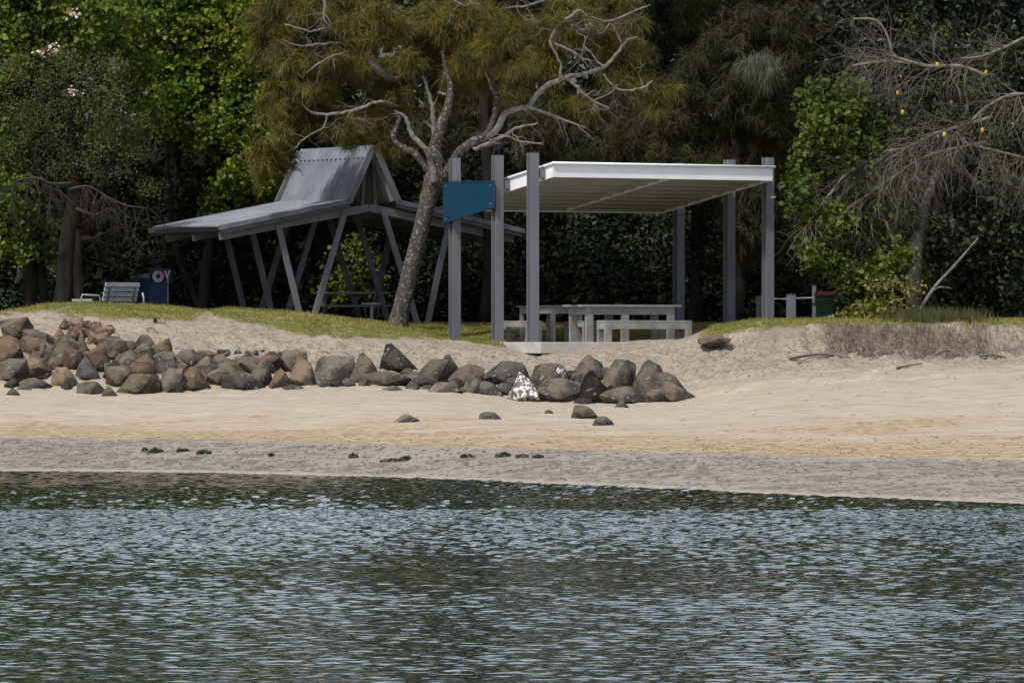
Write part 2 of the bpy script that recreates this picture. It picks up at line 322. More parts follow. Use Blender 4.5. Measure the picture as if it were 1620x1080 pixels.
def ground_mat():
    m = bpy.data.materials.new('shore_ground'); m.use_nodes = True; nt = m.node_tree; L = nt.links; b = nt.nodes['Principled BSDF']
    tc = nd(nt, 'TexCoord')
    def att(n): return nd(nt, 'Attribute', _attribute_name=n).outputs['Fac']
    def noi(s, st=None, det=6, rough=.6):
        v = tc.outputs['Object']
        if st: q = nd(nt, 'Mapping', Scale=st); L.new(v, q.inputs[0]); v = q.outputs[0]
        n = nd(nt, 'TexNoise', Scale=s, Detail=det, Roughness=rough); L.new(v, n.inputs['Vector']); return n.outputs['Fac']
    def mr(v, a, b_, c=0., d=1.):
        r = nd(nt, 'MapRange', i1=a, i2=b_, i3=c, i4=d); L.new(v, r.inputs[0]); return r.outputs[0]
    def mix(f, a, b_, blend='MIX'):
        x = nd(nt, 'Mix', _data_type='RGBA', _blend_type=blend)
        if isinstance(f, float): x.inputs[0].default_value = f
        else: L.new(f, x.inputs[0])
        for s, k in ((a, 6), (b_, 7)):
            if isinstance(s, tuple): x.inputs[k].default_value = (*s, 1)
            else: L.new(s, x.inputs[k])
        return x.outputs[2]
    def math_(op, a, b_):
        x = nd(nt, 'Math', _operation=op)
        for s, k in ((a, 0), (b_, 1)):
            if isinstance(s, (int, float)): x.inputs[k].default_value = s
            else: L.new(s, x.inputs[k])
        return x.outputs[0]
    sec_ = att('section')
    big = noi(.55, (.5, 1, 1)); fine = noi(26, None, 3); mid_ = noi(3.0, (.5, 1, 1))
    sand = mix(mr(big, .35, .65), (.405, .338, .262), (.365, .305, .238))
    sand = mix(mr(mid_, .42, .62), sand, (.315, .265, .21))
    sand = mix(mr(fine, .62, .70), sand, (.28, .22, .16))
    # rough trampled sand near the bank, flecked with debris
    fl = noi(11, None, 4, .75)
    fleck = math_('MULTIPLY', mr(fl, .52, .60), mr(sec_, 4.3, 5.2))
    sand = mix(fleck, sand, (.20, .155, .12))
    # orange wash line
    wob = math_('ADD', sec_, mr(noi(.5, (.5, 1, 1), 8, .65), .3, .7, -.75, 1.0))
    wob = math_('ADD', wob, mr(noi(4, (.4, 1, 1), 8, .7), .3, .7, -.3, .3))
    orange = math_('MULTIPLY', mr(wob, 2.9, 3.35, 1, 0), mr(sec_, 1.98, 2.05))
    oc = mix(mr(noi(5, (1, .45, 1), 6, .75), .44, .58), (.37, .285, .19), (.235, .17, .10))
    sand = mix(orange, sand, oc)
    # wet mud
    mudc = mix(mr(noi(4.5, (1, .45, 1), 6, .75), .43, .57), (.26, .215, .165), (.115, .094, .07))
    mudc = mix(mr(noi(.7, (.4, 1, 1)), .5, .64), mudc, (.27, .22, .175)); mudc = mix(mr(noi(14, (1, .2, 1), 2), .60, .64), mudc, (.06, .055, .05))
    edge = mr(math_('ADD', sec_, mr(noi(1.2, (.5, 1, 1), 8, .7), .3, .7, -.20, .16)), 1.90, 2.10)
    c = mix(edge, mudc, sand)
    wetline = math_('MULTIPLY', mr(sec_, 1.03, 1.10, 1, 0), mr(sec_, .96, 1.0))
    c = mix(math_('MULTIPLY', wetline, .8), c, (.36, .29, .23))
    soilc = mix(mr(noi(6, (1, 1, .5)), .4, .62), (.24, .185, .14), (.13, .095, .072))
    soilc = mix(mr(fl, .5, .62), soilc, (.33, .27, .21))
    c = mix(att('soil'), c, soilc)
    gc = mix(mr(noi(1.4), .42, .6), (.20, .17, .055), (.115, .12, .03))
    gc = mix(mr(noi(7, None, 4), .56, .66), gc, (.36, .28, .19))
    c = mix(att('grass'), c, gc)
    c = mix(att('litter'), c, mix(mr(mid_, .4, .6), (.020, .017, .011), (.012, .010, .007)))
    L.new(c, b.inputs['Base Color'])
    L.new(mr(edge, 0, 1, .58, .95), b.inputs['Roughness'])
    L.new(mr(math_('MAXIMUM', att('litter'), math_('MULTIPLY', edge, .75)), 0, 1, .35, 0), b.inputs['Specular IOR Level'])
    h = math_('ADD', math_('MULTIPLY', noi(7, None, 9, .75), mr(sec_, 3.6, 5.2, .12, 1.7)), math_('MULTIPLY', noi(1.7, (1, .35, 1)), .25))
    bp = nd(nt, 'Bump', Strength=.8, Distance=.07); L.new(h, bp.inputs['Height']); L.new(bp.outputs[0], b.inputs['Normal'])
    return m
build_ground()

# ------------------------------------------------------------------ water
SLOPE = .125
def build_water():
    m = bpy.data.materials.new('rippled_water'); m.use_nodes = True; nt = m.node_tree; L = nt.links; b = nt.nodes['Principled BSDF']
    b.inputs['Base Color'].default_value = (.010, .022, .008, 1); b.inputs['Roughness'].default_value = .03; b.inputs['IOR'].default_value = 1.33
    tc = nd(nt, 'TexCoord')
    def noi(s, st, det, rough=.5, dist=0.):
        q = nd(nt, 'Mapping', Scale=st); L.new(tc.outputs['Object'], q.inputs[0])
        n = nd(nt, 'TexNoise', Scale=s, Detail=det, Roughness=rough, Distortion=dist); L.new(q.outputs[0], n.inputs['Vector']); return n.outputs['Fac']
    def ma(op, a, b_):
        x = nd(nt, 'Math', _operation=op)
        for s, k in ((a, 0), (b_, 1)):
            if isinstance(s, (int, float)): x.inputs[k].default_value = s
            else: L.new(s, x.inputs[k])
        return x.outputs[0]
    h = ma('ADD', ma('MULTIPLY', noi(13, (.7, 1, 1), 2, .5, .3), .003), ma('MULTIPLY', noi(5, (.7, 1, 1), 2), .008))
    bp = nd(nt, 'Bump', Strength=1, Distance=1.0); L.new(h, bp.inputs['Height']); L.new(bp.outputs[0], b.inputs['Normal'])
    rows = np.concatenate([np.arange(27.5, 40, .022), np.arange(40, 60, .04), np.arange(60, 99, .095)])
    pxs = np.arange(-30, 1651, 7.0); nside = 28; side = .12 * (1.11 ** np.arange(1, nside + 1) - 1) / .11
    Y, PX = np.meshgrid(rows, pxs, indexing='ij'); X = (PX - 810) / F * Y
    X = np.concatenate([X[:, :1] - side[::-1][None], X, X[:, -1:] + side[None]], 1); Y = np.repeat(rows[:, None], X.shape[1], 1)
    cidx = np.arange(X.shape[1]); ew = np.clip(np.minimum(cidx, X.shape[1] - 1 - cidx) / nside, 0, 1); ew = ew * ew * (3 - 2 * ew)
    r = np.random.default_rng(8); Z = np.zeros_like(X)
    for k in range(64):
        lam = .065 * (.34 / .065) ** (r.random() ** .95); a = math.pi / 2 + r.normal(0, .72) ; kk = 2 * math.pi / lam
        ph = kk * (X * math.cos(a) + Y * math.sin(a)) + r.uniform(0, 6.28) + 1.2 * fbm(X, Y, .35, 200 + k, 2)
        w = np.sin(ph) + .22 * np.sin(2 * ph + 1.57)
        Z += w * SLOPE / kk / math.sqrt(32) * 1.0
    gust = np.clip(.88 + .5 * fbm(X, Y * .5, .22, 91, 3), .42, 1.5)
    gust *= np.interp(Y, [28, 33, 39, 46, 56, 66, 78, 95], [.34, .38, .62, 1.2, 1.7, 1.6, 1.0, .35])
    Z *= gust * (.15 + .85 * ew)[None]; Z -= .062 * (1 - ew[None]) ** 3
    nr, nc = X.shape; idx = np.arange(nr * nc).reshape(nr, nc)
    q = np.stack([idx[:-1, :-1], idx[:-1, 1:], idx[1:, 1:], idx[1:, :-1]], -1).reshape(-1, 4)
    V = np.stack([X.ravel(), Y.ravel(), Z.ravel()], 1); n0 = len(V)
    V = np.concatenate([V, [(-400, -300, -.07), (400, -300, -.07), (400, 130, -.07), (-400, 130, -.07)]]); q = np.concatenate([q, [[n0, n0+1, n0+2, n0+3]]])
    me = npmesh('river_water', V, q)
    o = link('river_water', me, m, smooth=True); tag(o, kind='structure')
build_water()

# ------------------------------------------------------------------ picnic shelter with the flat white roof
TH = R(28.5)
A0 = P(843, 540, 110); A0.z = 0
def shelter_frame(origin, th):
    c, s = math.cos(th), math.sin(th)
    return lambda e, q, z: Vector((origin.x + e*c - q*s, origin.y + e*s + q*c, z))
S = shelter_frame(A0, TH)
ZS = 1.885
slab = MB()
slab.box(-.17, 6.3, -.62, 5.0, ZS - .235, ZS)
slab_o = slab.build('concrete_slab', M['concrete'], bevel=.012)
slab_o.location = (A0.x, A0.y, 0); slab_o.rotation_euler = (0, 0, TH)
tag(slab_o, 'pale concrete floor slab with its washed-out corner jutting over the sand', 'slab')

sh = empty('picnic_shelter', (A0.x, A0.y, ZS), TH, label='grey-posted picnic shelter with a flat white roof tilted up towards the water', cat='shelter')
def hpost(e, q, zt, z0=0.0, depth=.20, fl=.185, t=.02):
    h = depth / 2; f = fl / 2; t *= .8   # flanges face left and right, web between (open grooves face the water)
    loop = [(-h, -f), (-h + t*1.6, -f), (-h + t*1.6, -t/2 - .01), (h - t*1.6, -t/2 - .01), (h - t*1.6, -f), (h, -f),
            (h, f), (h - t*1.6, f), (h - t*1.6, t/2 + .01), (-h + t*1.6, t/2 + .01), (-h + t*1.6, f), (-h, f)]
    mb = MB(); mb.prism([(e + b, q + a, z0) for a, b in loop], (0, 0, zt - z0))
    mb.box(e - h - .04, e + h + .04, q - f - .04, q + f + .04, z0, z0 + .015)
    return mb
for e, q in ((0, 0), (0, 1.54), (0, 3.46), (5.69, 0), (5.69, 1.6), (5.69, 3.75)):
    hpost(e, q, 5.80 - ZS).build('post', M['steel'], sh)
# roof: corners in shelter coordinates
RE0, RE1, RQ0, RQ1 = .25, 5.555, -.41, 4.2
zf, zb = 5.586 - ZS, 5.586 - ZS - .60
def rz_(q): return zf + (zb - zf) * (q - RQ0) / (RQ1 - RQ0)
fh = .29
def rbox(e0, e1, q0, q1, t0, t1):   # box following the roof's fall, t measured down from the roof top
    return [(e0, q0, rz_(q0) - t1), (e1, q0, rz_(q0) - t1), (e1, q1, rz_(q1) - t1), (e0, q1, rz_(q1) - t1),
            (e0, q0, rz_(q0) - t0), (e1, q0, rz_(q0) - t0), (e1, q1, rz_(q1) - t0), (e0, q1, rz_(q1) - t0)]
mb = MB(); mb.hexa(rbox(RE0 + .03, RE1 - .03, RQ0 + .03, RQ1 - .03, .012, .05)); rp = mb.build('roof', M['white'], sh)
for n, (a, b_, c, d) in {'f': (RE0, RE1, RQ0, RQ0 + .03), 'b': (RE0, RE1, RQ1 - .03, RQ1), 'l': (RE0, RE0 + .03, RQ0 + .031, RQ1 - .031), 'r': (RE1 - .03, RE1, RQ0 + .031, RQ1 - .031)}.items():
    mb = MB(); mb.hexa(rbox(a, b_, c, d, .02, fh)); mb.build('fascia', M['white'], rp)
mb = MB()   # rolled lip round the top edge
mb.tube([(RE0 - .03, RQ0 - .03, rz_(RQ0)), (RE1 + .05, RQ0 - .03, rz_(RQ0))], .028, 8)
mb.build('gutter_lip', M['white'], rp, True)
mb = MB(); mb.tube([(RE0 - .02, RQ0 - .03, rz_(RQ0) - .004), (RE0 - .02, RQ1, rz_(RQ1) - .004)], .026, 8); mb.build('gutter_lip', M['white'], rp, True)
# ribbed ceiling: sheets with raised ribs running along the front
nrib = 9
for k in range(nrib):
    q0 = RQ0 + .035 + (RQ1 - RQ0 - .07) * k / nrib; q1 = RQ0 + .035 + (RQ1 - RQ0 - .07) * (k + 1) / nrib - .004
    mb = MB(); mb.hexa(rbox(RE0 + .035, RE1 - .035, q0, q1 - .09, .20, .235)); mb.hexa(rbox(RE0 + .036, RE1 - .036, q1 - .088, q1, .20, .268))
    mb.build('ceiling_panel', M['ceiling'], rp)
mb = MB(); mid_e = (RE0 + RE1) / 2 + .15
mb.hexa(rbox(mid_e, mid_e + .05, RQ0 + .05, RQ1 - .05, .23, .285)); mb.build('ceiling_joint', M['white'], rp)
for q in (0, 1.54, 3.46):
    mb = MB(); zz = rz_(q)
    mb.box(.125, .245, q - .10, q + .10, zz - .24, zz - .06); mb.build('bracket', M['steel'], rp, bevel=.004)
# blue panel fixed to the outside of the left posts: lower edge rises to the right
def panel_pt(e, q, z): return (e, q, z - ZS)
loop = [panel_pt(-.15, 3.66, 4.40), panel_pt(-.15, 1.36, 4.70), panel_pt(-.15, 1.36, 5.235), panel_pt(-.15, 3.66, 5.265)]
mb = MB(); mb.prism(loop, (-.035, 0, 0)); bp_ = mb.build('blue_panel', M['blue'], sh, bevel=.004)
mb = MB(); mb.bar(panel_pt(-.167, 3.64, 5.285), panel_pt(-.167, 1.38, 5.255), .03, .05, (1, 0, 0)); mb.build('panel_trim', M['blue'], bp_)
for q, z in ((3.5, 4.5), (3.5, 5.2), (1.5, 4.78), (1.5, 5.17)):
    mb = MB(); mb.tube([panel_pt(-.185, q, z), panel_pt(-.20, q, z)], .018, 8); mb.build('bolt', M['steel'], bp_)

# ---- tables and benches on the slab
def frame_bench(px_origin, yaw, L, W, Hh, top_t, apron, leg, label, group, cat='bench', name='picnic_bench', mid=False, dark=False, over=0):
    o = empty(name, px_origin, yaw, label=label, cat=cat, group=group)
    mb = MB(); mb.box(-over, L + over, -over * .4, W + over * .4, Hh - top_t, Hh); mb.build('tabletop' if cat == 'table' else 'seat', M['alu_dark'] if dark else M['alu'], o, bevel=.004)
    for y in (0.004, W - .034):
        mb = MB(); mb.box(leg + .002, L - leg - .002, y, y + .03, Hh - top_t - apron, Hh - top_t - .002); mb.build('apron', M['alu'], o)
    for x in ([0, L - leg] + ([L * .40] if mid else [])):
        for y in (0, W - .06):
            mb = MB(); mb.box(x, x + leg, y, y + .06, 0, Hh - top_t - .002); mb.build('leg', M['alu'], o, bevel=.004)
    for x in (0.01, L - .04):
        mb = MB(); mb.box(x, x + .03, .062, W - .062, Hh - top_t - apron, Hh - top_t - .002); mb.build('end_rail', M['alu'], o)
    return o
GT = 'picnic furniture under the white roofed shelter'
frame_bench(S(1.55, -.30, ZS + .004), TH, 2.1, .36, .45, .04, .14, .16, 'pale grey bench nearest the water, in front of the long table under the white roof', GT)
frame_bench(S(1.46, .35, ZS + .004), TH, 2.15, .74, .78, .045, .16, .18, 'long grey picnic table under the white roof, behind the front bench', GT, 'table', 'picnic_table', mid=True, dark=False, over=.13)
frame_bench(S(2.0, 1.42, ZS + .004), TH, 2.0, .36, .45, .03, .10, .15, 'grey bench on the far side of the long picnic table', GT)
Y2 = TH + R(90)
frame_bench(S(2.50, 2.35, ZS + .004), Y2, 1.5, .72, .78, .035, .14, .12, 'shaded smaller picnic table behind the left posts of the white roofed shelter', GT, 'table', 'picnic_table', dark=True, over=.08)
frame_bench(S(1.40, 2.15, ZS + .004), Y2, 1.5, .34, .45, .03, .10, .12, 'bench seen end-on between the two left posts, left of the smaller table', GT)
frame_bench(S(3.05, 2.2, ZS + .004), Y2, 1.3, .36, .45, .03, .12, .13, 'bench seen end-on beside the leg of the long table, right of the smaller table', GT)

# ------------------------------------------------------------------ A-frame shelter with the corrugated roof
TH2 = R(28)
O2 = P(590, 540, 117)
O2.z = 0
fs = empty('gabled_shelter', (O2.x, O2.y, 2.2), TH2, label='old grey shelter with a corrugated steep centre gable, low wings and slanting V posts', cat='shelter')
b0 = 2.2
def corr(name, a, b, c, d, nrib, amp, m, parent, thick=.012):
    """corrugated sheet: a-b top edge, d-c lower edge; ribs run from a-b to d-c"""
    a, b, c, d = map(Vector, (a, b, c, d)); n = (b - a).cross(d - a).normalized()
    if n.z < 0: n = -n
    mb = MB(); K = nrib * 6
    for i in range(K + 1):
        t = i / K; w = math.sin(2 * math.pi * nrib * t); w = max(-.75, min(1, w * 1.6)) * amp
        for p, q in ((a, b), (d, c)):
            x = p.lerp(q, t) + n * w; mb.v.append(tuple(x)); mb.v.append(tuple(x - n * thick))
    for i in range(K):
        j = 4 * i
        mb.f += [(j, j+2, j+6, j+4), (j+1, j+5, j+7, j+3), (j, j+4, j+5, j+1), (j+2, j+3, j+7, j+6)]
    mb.f += [(0, 1, 3, 2), (4*K, 4*K+2, 4*K+3, 4*K+1)]
    return mb.build(name, m, parent)
L2 = 3.62
zr, zk, ze = 6.17 - b0, 5.02 - b0, 4.40 - b0
gw = .56
corr('gable_roof', (0, 0, zr), (0, L2, zr + .03), (-gw, L2, zk), (-gw, 0, zk), 16, .065, M['zinc'], fs)
corr('gable_roof', (0, 0, zr), (0, L2, zr + .03), (gw, L2, zk), (gw, 0, zk), 16, .065, M['zinc'], fs)
lw = corr('wing_roof', (-gw + .04, -.02, zk + .0), (-gw + .04, L2, zk + .04), (-3.74, L2 - .12, ze + .05), (-3.74, -.02, ze), 26, .018, M['zinc_low'], fs)
corr('wing_roof', (gw - .04, 0, zk), (gw - .04, L2, zk + .02), (3.74, L2, ze + .02), (3.74, 0, ze), 26, .018, M['zinc_low'], fs)
mb = MB()   # ridge capping, folded over the top
for sgn in (-1, 1):
    mb.hexa([(sgn*.0, -.05, zr + .035), (sgn*.14, -.05, zr - .22), (sgn*.14, L2 + .03, zr - .19), (sgn*.0, L2 + .03, zr + .065),
             (sgn*.0, -.05, zr + .05), (sgn*.16, -.05, zr - .215), (sgn*.16, L2 + .03, zr - .185), (sgn*.0, L2 + .03, zr + .08)] if sgn > 0 else
            [(-.14, -.05, zr - .22), (-.004, -.05, zr + .035), (-.004, L2 + .03, zr + .065), (-.14, L2 + .03, zr - .19),
             (-.16, -.05, zr - .215), (-.004, -.05, zr + .05), (-.004, L2 + .03, zr + .08), (-.16, L2 + .03, zr - .185)])
mb.build('ridge_cap', M['zinc'], fs)
for sgn in (-1, 1):
    for y in (-.06, L2 + .05):
        mb = MB(); mb.bar((sgn * (gw + .06), y, zk - .06), (0 + sgn * .02, y, zr + .02), .14, .045, (0, 1, 0)); mb.build('gable_barge_board', M['steel'], fs)
        if y < 0 or 1:
            mb = MB(); mb.bar((sgn * (gw + .02), y, zk - .035), (sgn * 3.76, y, ze - .035), .10, .045); o = mb.build('wing_barge_board', M['steel'], fs)
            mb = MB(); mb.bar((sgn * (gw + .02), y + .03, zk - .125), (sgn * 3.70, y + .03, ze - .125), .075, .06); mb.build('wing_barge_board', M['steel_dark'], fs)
# purlins under the wings
for sgn in (-1, 1):
    for e in (3.62, 2.6, 1.6, .75):
        z = ze + (zk - ze) * (3.74 - e) / (3.74 - gw)
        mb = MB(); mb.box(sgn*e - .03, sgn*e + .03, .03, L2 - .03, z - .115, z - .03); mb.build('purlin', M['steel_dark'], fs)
gz2 = {}
for fi, q in enumerate((.22, 1.62, 3.02)):
    zt = lambda e: (4.93 - b0) - abs(e) * (.62 / 3.6) - .10
    for sgn in (-1, 1):
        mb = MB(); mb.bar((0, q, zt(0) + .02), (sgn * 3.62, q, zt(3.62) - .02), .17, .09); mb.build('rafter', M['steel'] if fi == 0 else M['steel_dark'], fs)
        mb = MB(); mb.bar((sgn * .16, q, zt(0)), (sgn * .10, q, zr - .2), .08, .06); mb.build('gable_strut', M['steel_dark'], fs)
    for eb, tops in ((-1.55, (-2.25, -.62)), (1.30, (.32, 1.95))):
        for k, et in enumerate(tops):
            foot = eb + (.1 if et > eb else -.1)
            w = S  # world foot height
            wx = O2.x + foot * math.cos(TH2) - q * math.sin(TH2); wy = O2.y + foot * math.sin(TH2) + q * math.cos(TH2)
            g = gz(wx, wy) - b0 - .06
            mb = MB(); mb.bar((foot, q - .08, g), (et, q - .08, zt(et) + .02), .125, .06)
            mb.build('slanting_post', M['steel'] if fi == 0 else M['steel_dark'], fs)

# picnic table under it
def plank_table(loc, yaw, label, L=1.75, W=.75, Hh=.75):
    o = empty('picnic_table', loc, yaw, label=label, cat='table')
    for k in range(5):
        mb = MB(); y = -W/2 + k * W/5; mb.box(-L/2, L/2, y, y + W/5 - .012, Hh - .05, Hh); mb.build('tabletop_board', M['alu_dark'], o)
    for x in (-L*.32, L*.32):
        mb = MB(); mb.box(x - .025, x + .025, -W/2 + .03, W/2 - .03, Hh - .10, Hh - .052); mb.build('cross_arm', M['steel'], o)
        mb = MB(); mb.box(x - .03, x + .03, -.04, .04, .0, Hh - .102); mb.build('leg', M['steel'], o)
    for s in (-1, 1):
        mb = MB(); mb.box(-L/2, L/2, s*.68 - .12, s*.68 + .12, .41, .45); be = mb.build('bench_board', M['alu_dark'], o)
        for x in (-L*.32, L*.32):
            mb = MB(); mb.bar((x, s*.03, .12), (x, s*.68, .40), .05, .04, (1, 0, 0)); mb.build('bench_arm', M['steel_dark'], o)
    return o
p = P(553, 500, 120.2); p.z = gz(p.x, p.y) + .0
plank_table((p.x, p.y, p.z), R(6), 'slatted picnic table beneath the gabled shelter, between its V posts and the leaning trunk', L=1.75)
p2 = P(588, 500, 118.8); p2.z = gz(p2.x, p2.y)
tt_ = empty('pedestal_seat', (p2.x, p2.y, p2.z), 0, label='small pale T-shaped pedestal seat in front of the slatted table under the gabled shelter', cat='seat')
mb = MB(); mb.box(-.22, .22, -.14, .14, .46, .50); mb.build('seat', M['slat'], tt_, bevel=.006)
mb = MB(); mb.box(-.03, .03, -.03, .03, 0, .458); mb.build('leg', M['slat'], tt_)
for s_ in (-1, 1):
    mb = MB(); mb.bar((s_*.17, 0, .455), (s_*.1, 0, .05), .02, .02); mb.build('brace', M['steel_dark'], tt_)

# ------------------------------------------------------------------ bench, hoops and bins on the left
d = 114.0
p = P(189, 500, d); p.z = gz(p.x, p.y)
bn = empty('park_bench', (p.x, p.y, p.z), R(42), label='pale grey slatted park bench seen from behind on top of the grassy mound', cat='bench')
zb0 = H + (540 - 447) / F * d - p.z      # top of the back
for k in range(4):
    z1 = zb0 - k * .103; ln = .10 * (z1 - zb0 + .4)
    mb = MB(); y = .06 * k
    mb.box(-.46, .46, -.02 - .035*(3-k) + 0, .02 - .035*(3-k), z1 - .092, z1); mb.build('back_slat', M['slat'], bn, bevel=.004)
for k in range(3):
    mb = MB(); mb.box(-.46, .46, .10 + k*.14, .22 + k*.14, zb0 - .47, zb0 - .435); mb.build('seat_slat', M['slat'], bn)
for s_ in (-1, 1):
    mb = MB(); mb.bar((s_*.34, .03, 0), (s_*.34, -.10, zb0 - .03), .05, .04, (1, 0, 0)); mb.build('leg', M['steel_dark'], bn)
    mb = MB(); mb.bar((s_*.34, .46, 0), (s_*.34, .46, zb0 - .47), .05, .04, (1, 0, 0)); mb.build('leg', M['steel_dark'], bn)
def hoop(px0, px1, py, lab):
    a = P(px0, py, 113.2); b_ = P(px1, py + 1.5, 113.6); g = gz(a.x, a.y)
    o = empty('pipe_hoop', (a.x, a.y, g), 0, label=lab, cat='rail')
    A = Vector((0, 0, 0)); T1 = Vector((0, 0, a.z - g)); B = Vector((b_.x - a.x, b_.y - a.y, 0)); T2 = B + Vector((0, 0, b_.z - g))
    pts = [A, T1 - Vector((0, 0, .05)), T1.lerp(T2, .04) , T1.lerp(T2, .96), T2 - Vector((0, 0, .05)), B]
    mb = MB(); mb.tube(pts, .018, 8); mb.build('pipe', M['slat'], o, True)
hoop(129, 158, 466, 'thin bent metal pipe hoop just left of the slatted park bench')
mb = MB(); a = P(226, 463, 113.4); g = gz(a.x, a.y)
mb.tube([(a.x + .03, a.y, g), (a.x + .015, a.y, a.z - .1), (a.x - .01, a.y, a.z)], .02, 8)
tag(mb.build('pipe_post', M['slat'], None, True), 'short thin pale post standing between the park bench and the navy bin', 'post')
a = P(131, 473, 115); g = gz(a.x, a.y)
lb = empty('low_seat', (a.x, a.y, g), 0, label='low blue-grey seat behind the pipe hoop at the left of the mound', cat='seat')
mb = MB(); mb.box(-.22, .22, -.2, .2, a.z - g - .06, a.z - g); mb.build('seat', M['slat'], lb, bevel=.006)
for s_ in (-1, 1):
    mb = MB(); mb.box(s_*.17 - .03, s_*.17 + .03, -.15, .15, 0, a.z - g - .062); mb.build('leg', M['steel_dark'], lb)

a = P(253, 490, 117); g = gz(a.x, a.y); z = lambda py: H + (540 - py) / F * 117 - g
nb = empty('bin_enclosure', (a.x, a.y, g), R(-8), label='navy bin surround with a round white and pink emblem, right of the park bench', cat='bin')
mb = MB(); mb.box(-.20, .20, -.2, .2, .03, z(449)); mb.build('body', M['navy'], nb, bevel=.01)
mb = MB(); mb.box(-.21, .21, -.21, .21, z(449) + .002, z(449) + .03); mb.build('rim', M['navy'], nb, bevel=.006)
mb = MB(); mb.box(-.18, .24, .12, .16, z(449) + .032, z(424)); bd = mb.build('back_board', M['navy'], nb)
def disc(mb, cx, y, cz, r0, r1, n=20, a0=0, a1=2*math.pi, t=.01):
    for i in range(n):
        a = a0 + (a1 - a0) * i / n; b_ = a0 + (a1 - a0) * (i + 1) / n
        q = [(cx + r0*math.cos(a), y, cz + r0*math.sin(a)), (cx + r1*math.cos(a), y, cz + r1*math.sin(a)), (cx + r1*math.cos(b_), y, cz + r1*math.sin(b_)), (cx + r0*math.cos(b_), y, cz + r0*math.sin(b_))]
        mb.prism(q, (0, t, 0))
cz = z(437)
mb = MB(); disc(mb, -.06, .09, cz, .05, .13, 18, R(95), R(330)); mb.build('emblem_ring', M['offwhite'], nb)
mb = MB(); disc(mb, -.06, .09, cz, .05, .13, 10, R(-28), R(93)); mb.build('emblem_ring', M['pink'], nb)
mb = MB(); mb.bar((.10, .09, z(428)), (.155, .09, z(440)), .03, .02); mb.bar((.158, .085, z(440)), (.20, .085, z(428)), .03, .02); mb.build('pale_strap', M['offwhite'], nb)
mb = MB(); mb.box(.205, .225, -.18, -.14, 0.0, z(432)); mb.build('edge_post', M['steel_dark'], nb)
a = P(232, 490, 118.2); g = gz(a.x, a.y); z = lambda py: H + (540 - py) / F * 118.2 - g
nb2 = empty('bin_enclosure', (a.x, a.y, g), R(-8), label='near-black bin surround tucked behind the left side of the navy one', cat='bin')
mb = MB(); mb.box(-.17, .15, -.2, .2, 0.02, z(440)); mb.build('body', M['navy'], nb2, bevel=.01)
mb = MB(); mb.hexa([(-.16, -.2, z(440) + .002), (.14, -.2, z(440) + .002), (.14, .2, z(440) + .002), (-.16, .2, z(440) + .002), (-.12, -.15, z(435)), (.10, -.15, z(435)), (.10, .18, z(433)), (-.12, .18, z(433))]); mb.build('lid', M['black'], nb2)

# ------------------------------------------------------------------ wheelie bins and rail on the right
def wheelie(px, pyt, d, body, lid, lab, w=.50, yaw=0, wheels=True):
    a = P(px, 508, d); g = gz(a.x, a.y); Ht = H + (540 - pyt) / F * d - g
    o = empty('wheelie_bin', (a.x, a.y, g), yaw, label=lab, cat='bin')
    b_, t = w * .40, w * .5
    mb = MB(); mb.hexa([(-b_, -b_, .04), (b_, -b_, .04), (b_, b_, .04), (-b_, b_, .04), (-t, -t, Ht - .09), (t, -t, Ht - .09), (t, t, Ht - .09), (-t, t, Ht - .09)])
    mb.build('body', body, o, bevel=.02)
    mb = MB(); mb.box(-t - .015, t + .015, -t - .015, t + .015, Ht - .088, Ht - .06); mb.build('rim', body, o)
    mb = MB(); mb.hexa([(-t - .02, -t - .03, Ht - .058), (t + .02, -t - .03, Ht - .058), (t + .02, t + .02, Ht - .058), (-t - .02, t + .02, Ht - .058), (-t + .05, -t + .05, Ht - .01), (t - .05, -t + .05, Ht - .01), (t - .02, t, Ht + .02), (-t + .02, t, Ht + .02)])
    mb.build('lid', lid, o, bevel=.008)
    mb = MB(); mb.tube([(-t*.7, t + .07, Ht - .05), (t*.7, t + .07, Ht - .05)], .018, 8); mb.build('handle', body, o)
    for s_ in (-1, 1):
        mb = MB(); mb.tube([(s_ * b_ - .025, b_ + .02, .10), (s_ * b_ + .025, b_ + .02, .10)], .10, 14); mb.build('wheel', M['black'], o)
wheelie(1305, 462, 114.5, M['bin_green'], M['red'], 'dark green wheelie bin with a bright red lid beside the shrub', w=.42)
wheelie(1329, 470, 115.3, M['bin_grey'], M['bin_grey'], 'dull grey-green wheelie bin mostly hidden behind the shrub leaves', w=.40)
def rail_post(px0, px1, pyt, d, lab):
    a = P((px0 + px1) / 2, 508, d); g = gz(a.x, a.y); w = (px1 - px0) / F * d / 2; Ht = H + (540 - pyt) / F * d - g
    o = empty('rail_post', (a.x, a.y, g), 0, label=lab, cat='post', group='short grey posts behind the white roofed shelter')
    mb = MB(); mb.box(-w, w, -.07, .07, 0, Ht); mb.build('shaft', M['steel'], o, bevel=.006)
    mb = MB(); mb.box(-w - .006, w + .006, -.076, .076, Ht + .001, Ht + .015); mb.build('cap', M['steel_dark'], o)
rail_post(1196, 1209, 469, 115.6, 'short grey post partly hidden by the right-hand shelter post')
rail_post(1244, 1259, 466, 115.6, 'short grey post standing alone between shelter and green bin')
rail_post(1285, 1291, 452, 115.9, 'thin grey post against the left edge of the green bin')
mb = MB(); a = P(1203, 472.5, 115.75); b_ = P(1246, 472.5, 115.75)
mb.bar(a, b_, .022, .03); tag(mb.build('rail', M['white'], None), 'thin white horizontal rail joining two short grey posts', 'rail')
mb = MB(); a = P(1257, 471.5, 115.75); b_ = P(1287, 470.5, 115.75)
mb.bar(a, b_, .028, .03); tag(mb.build('rail', M['slat'], None), 'dull grey horizontal rail between the lone short post and the green bin', 'rail')

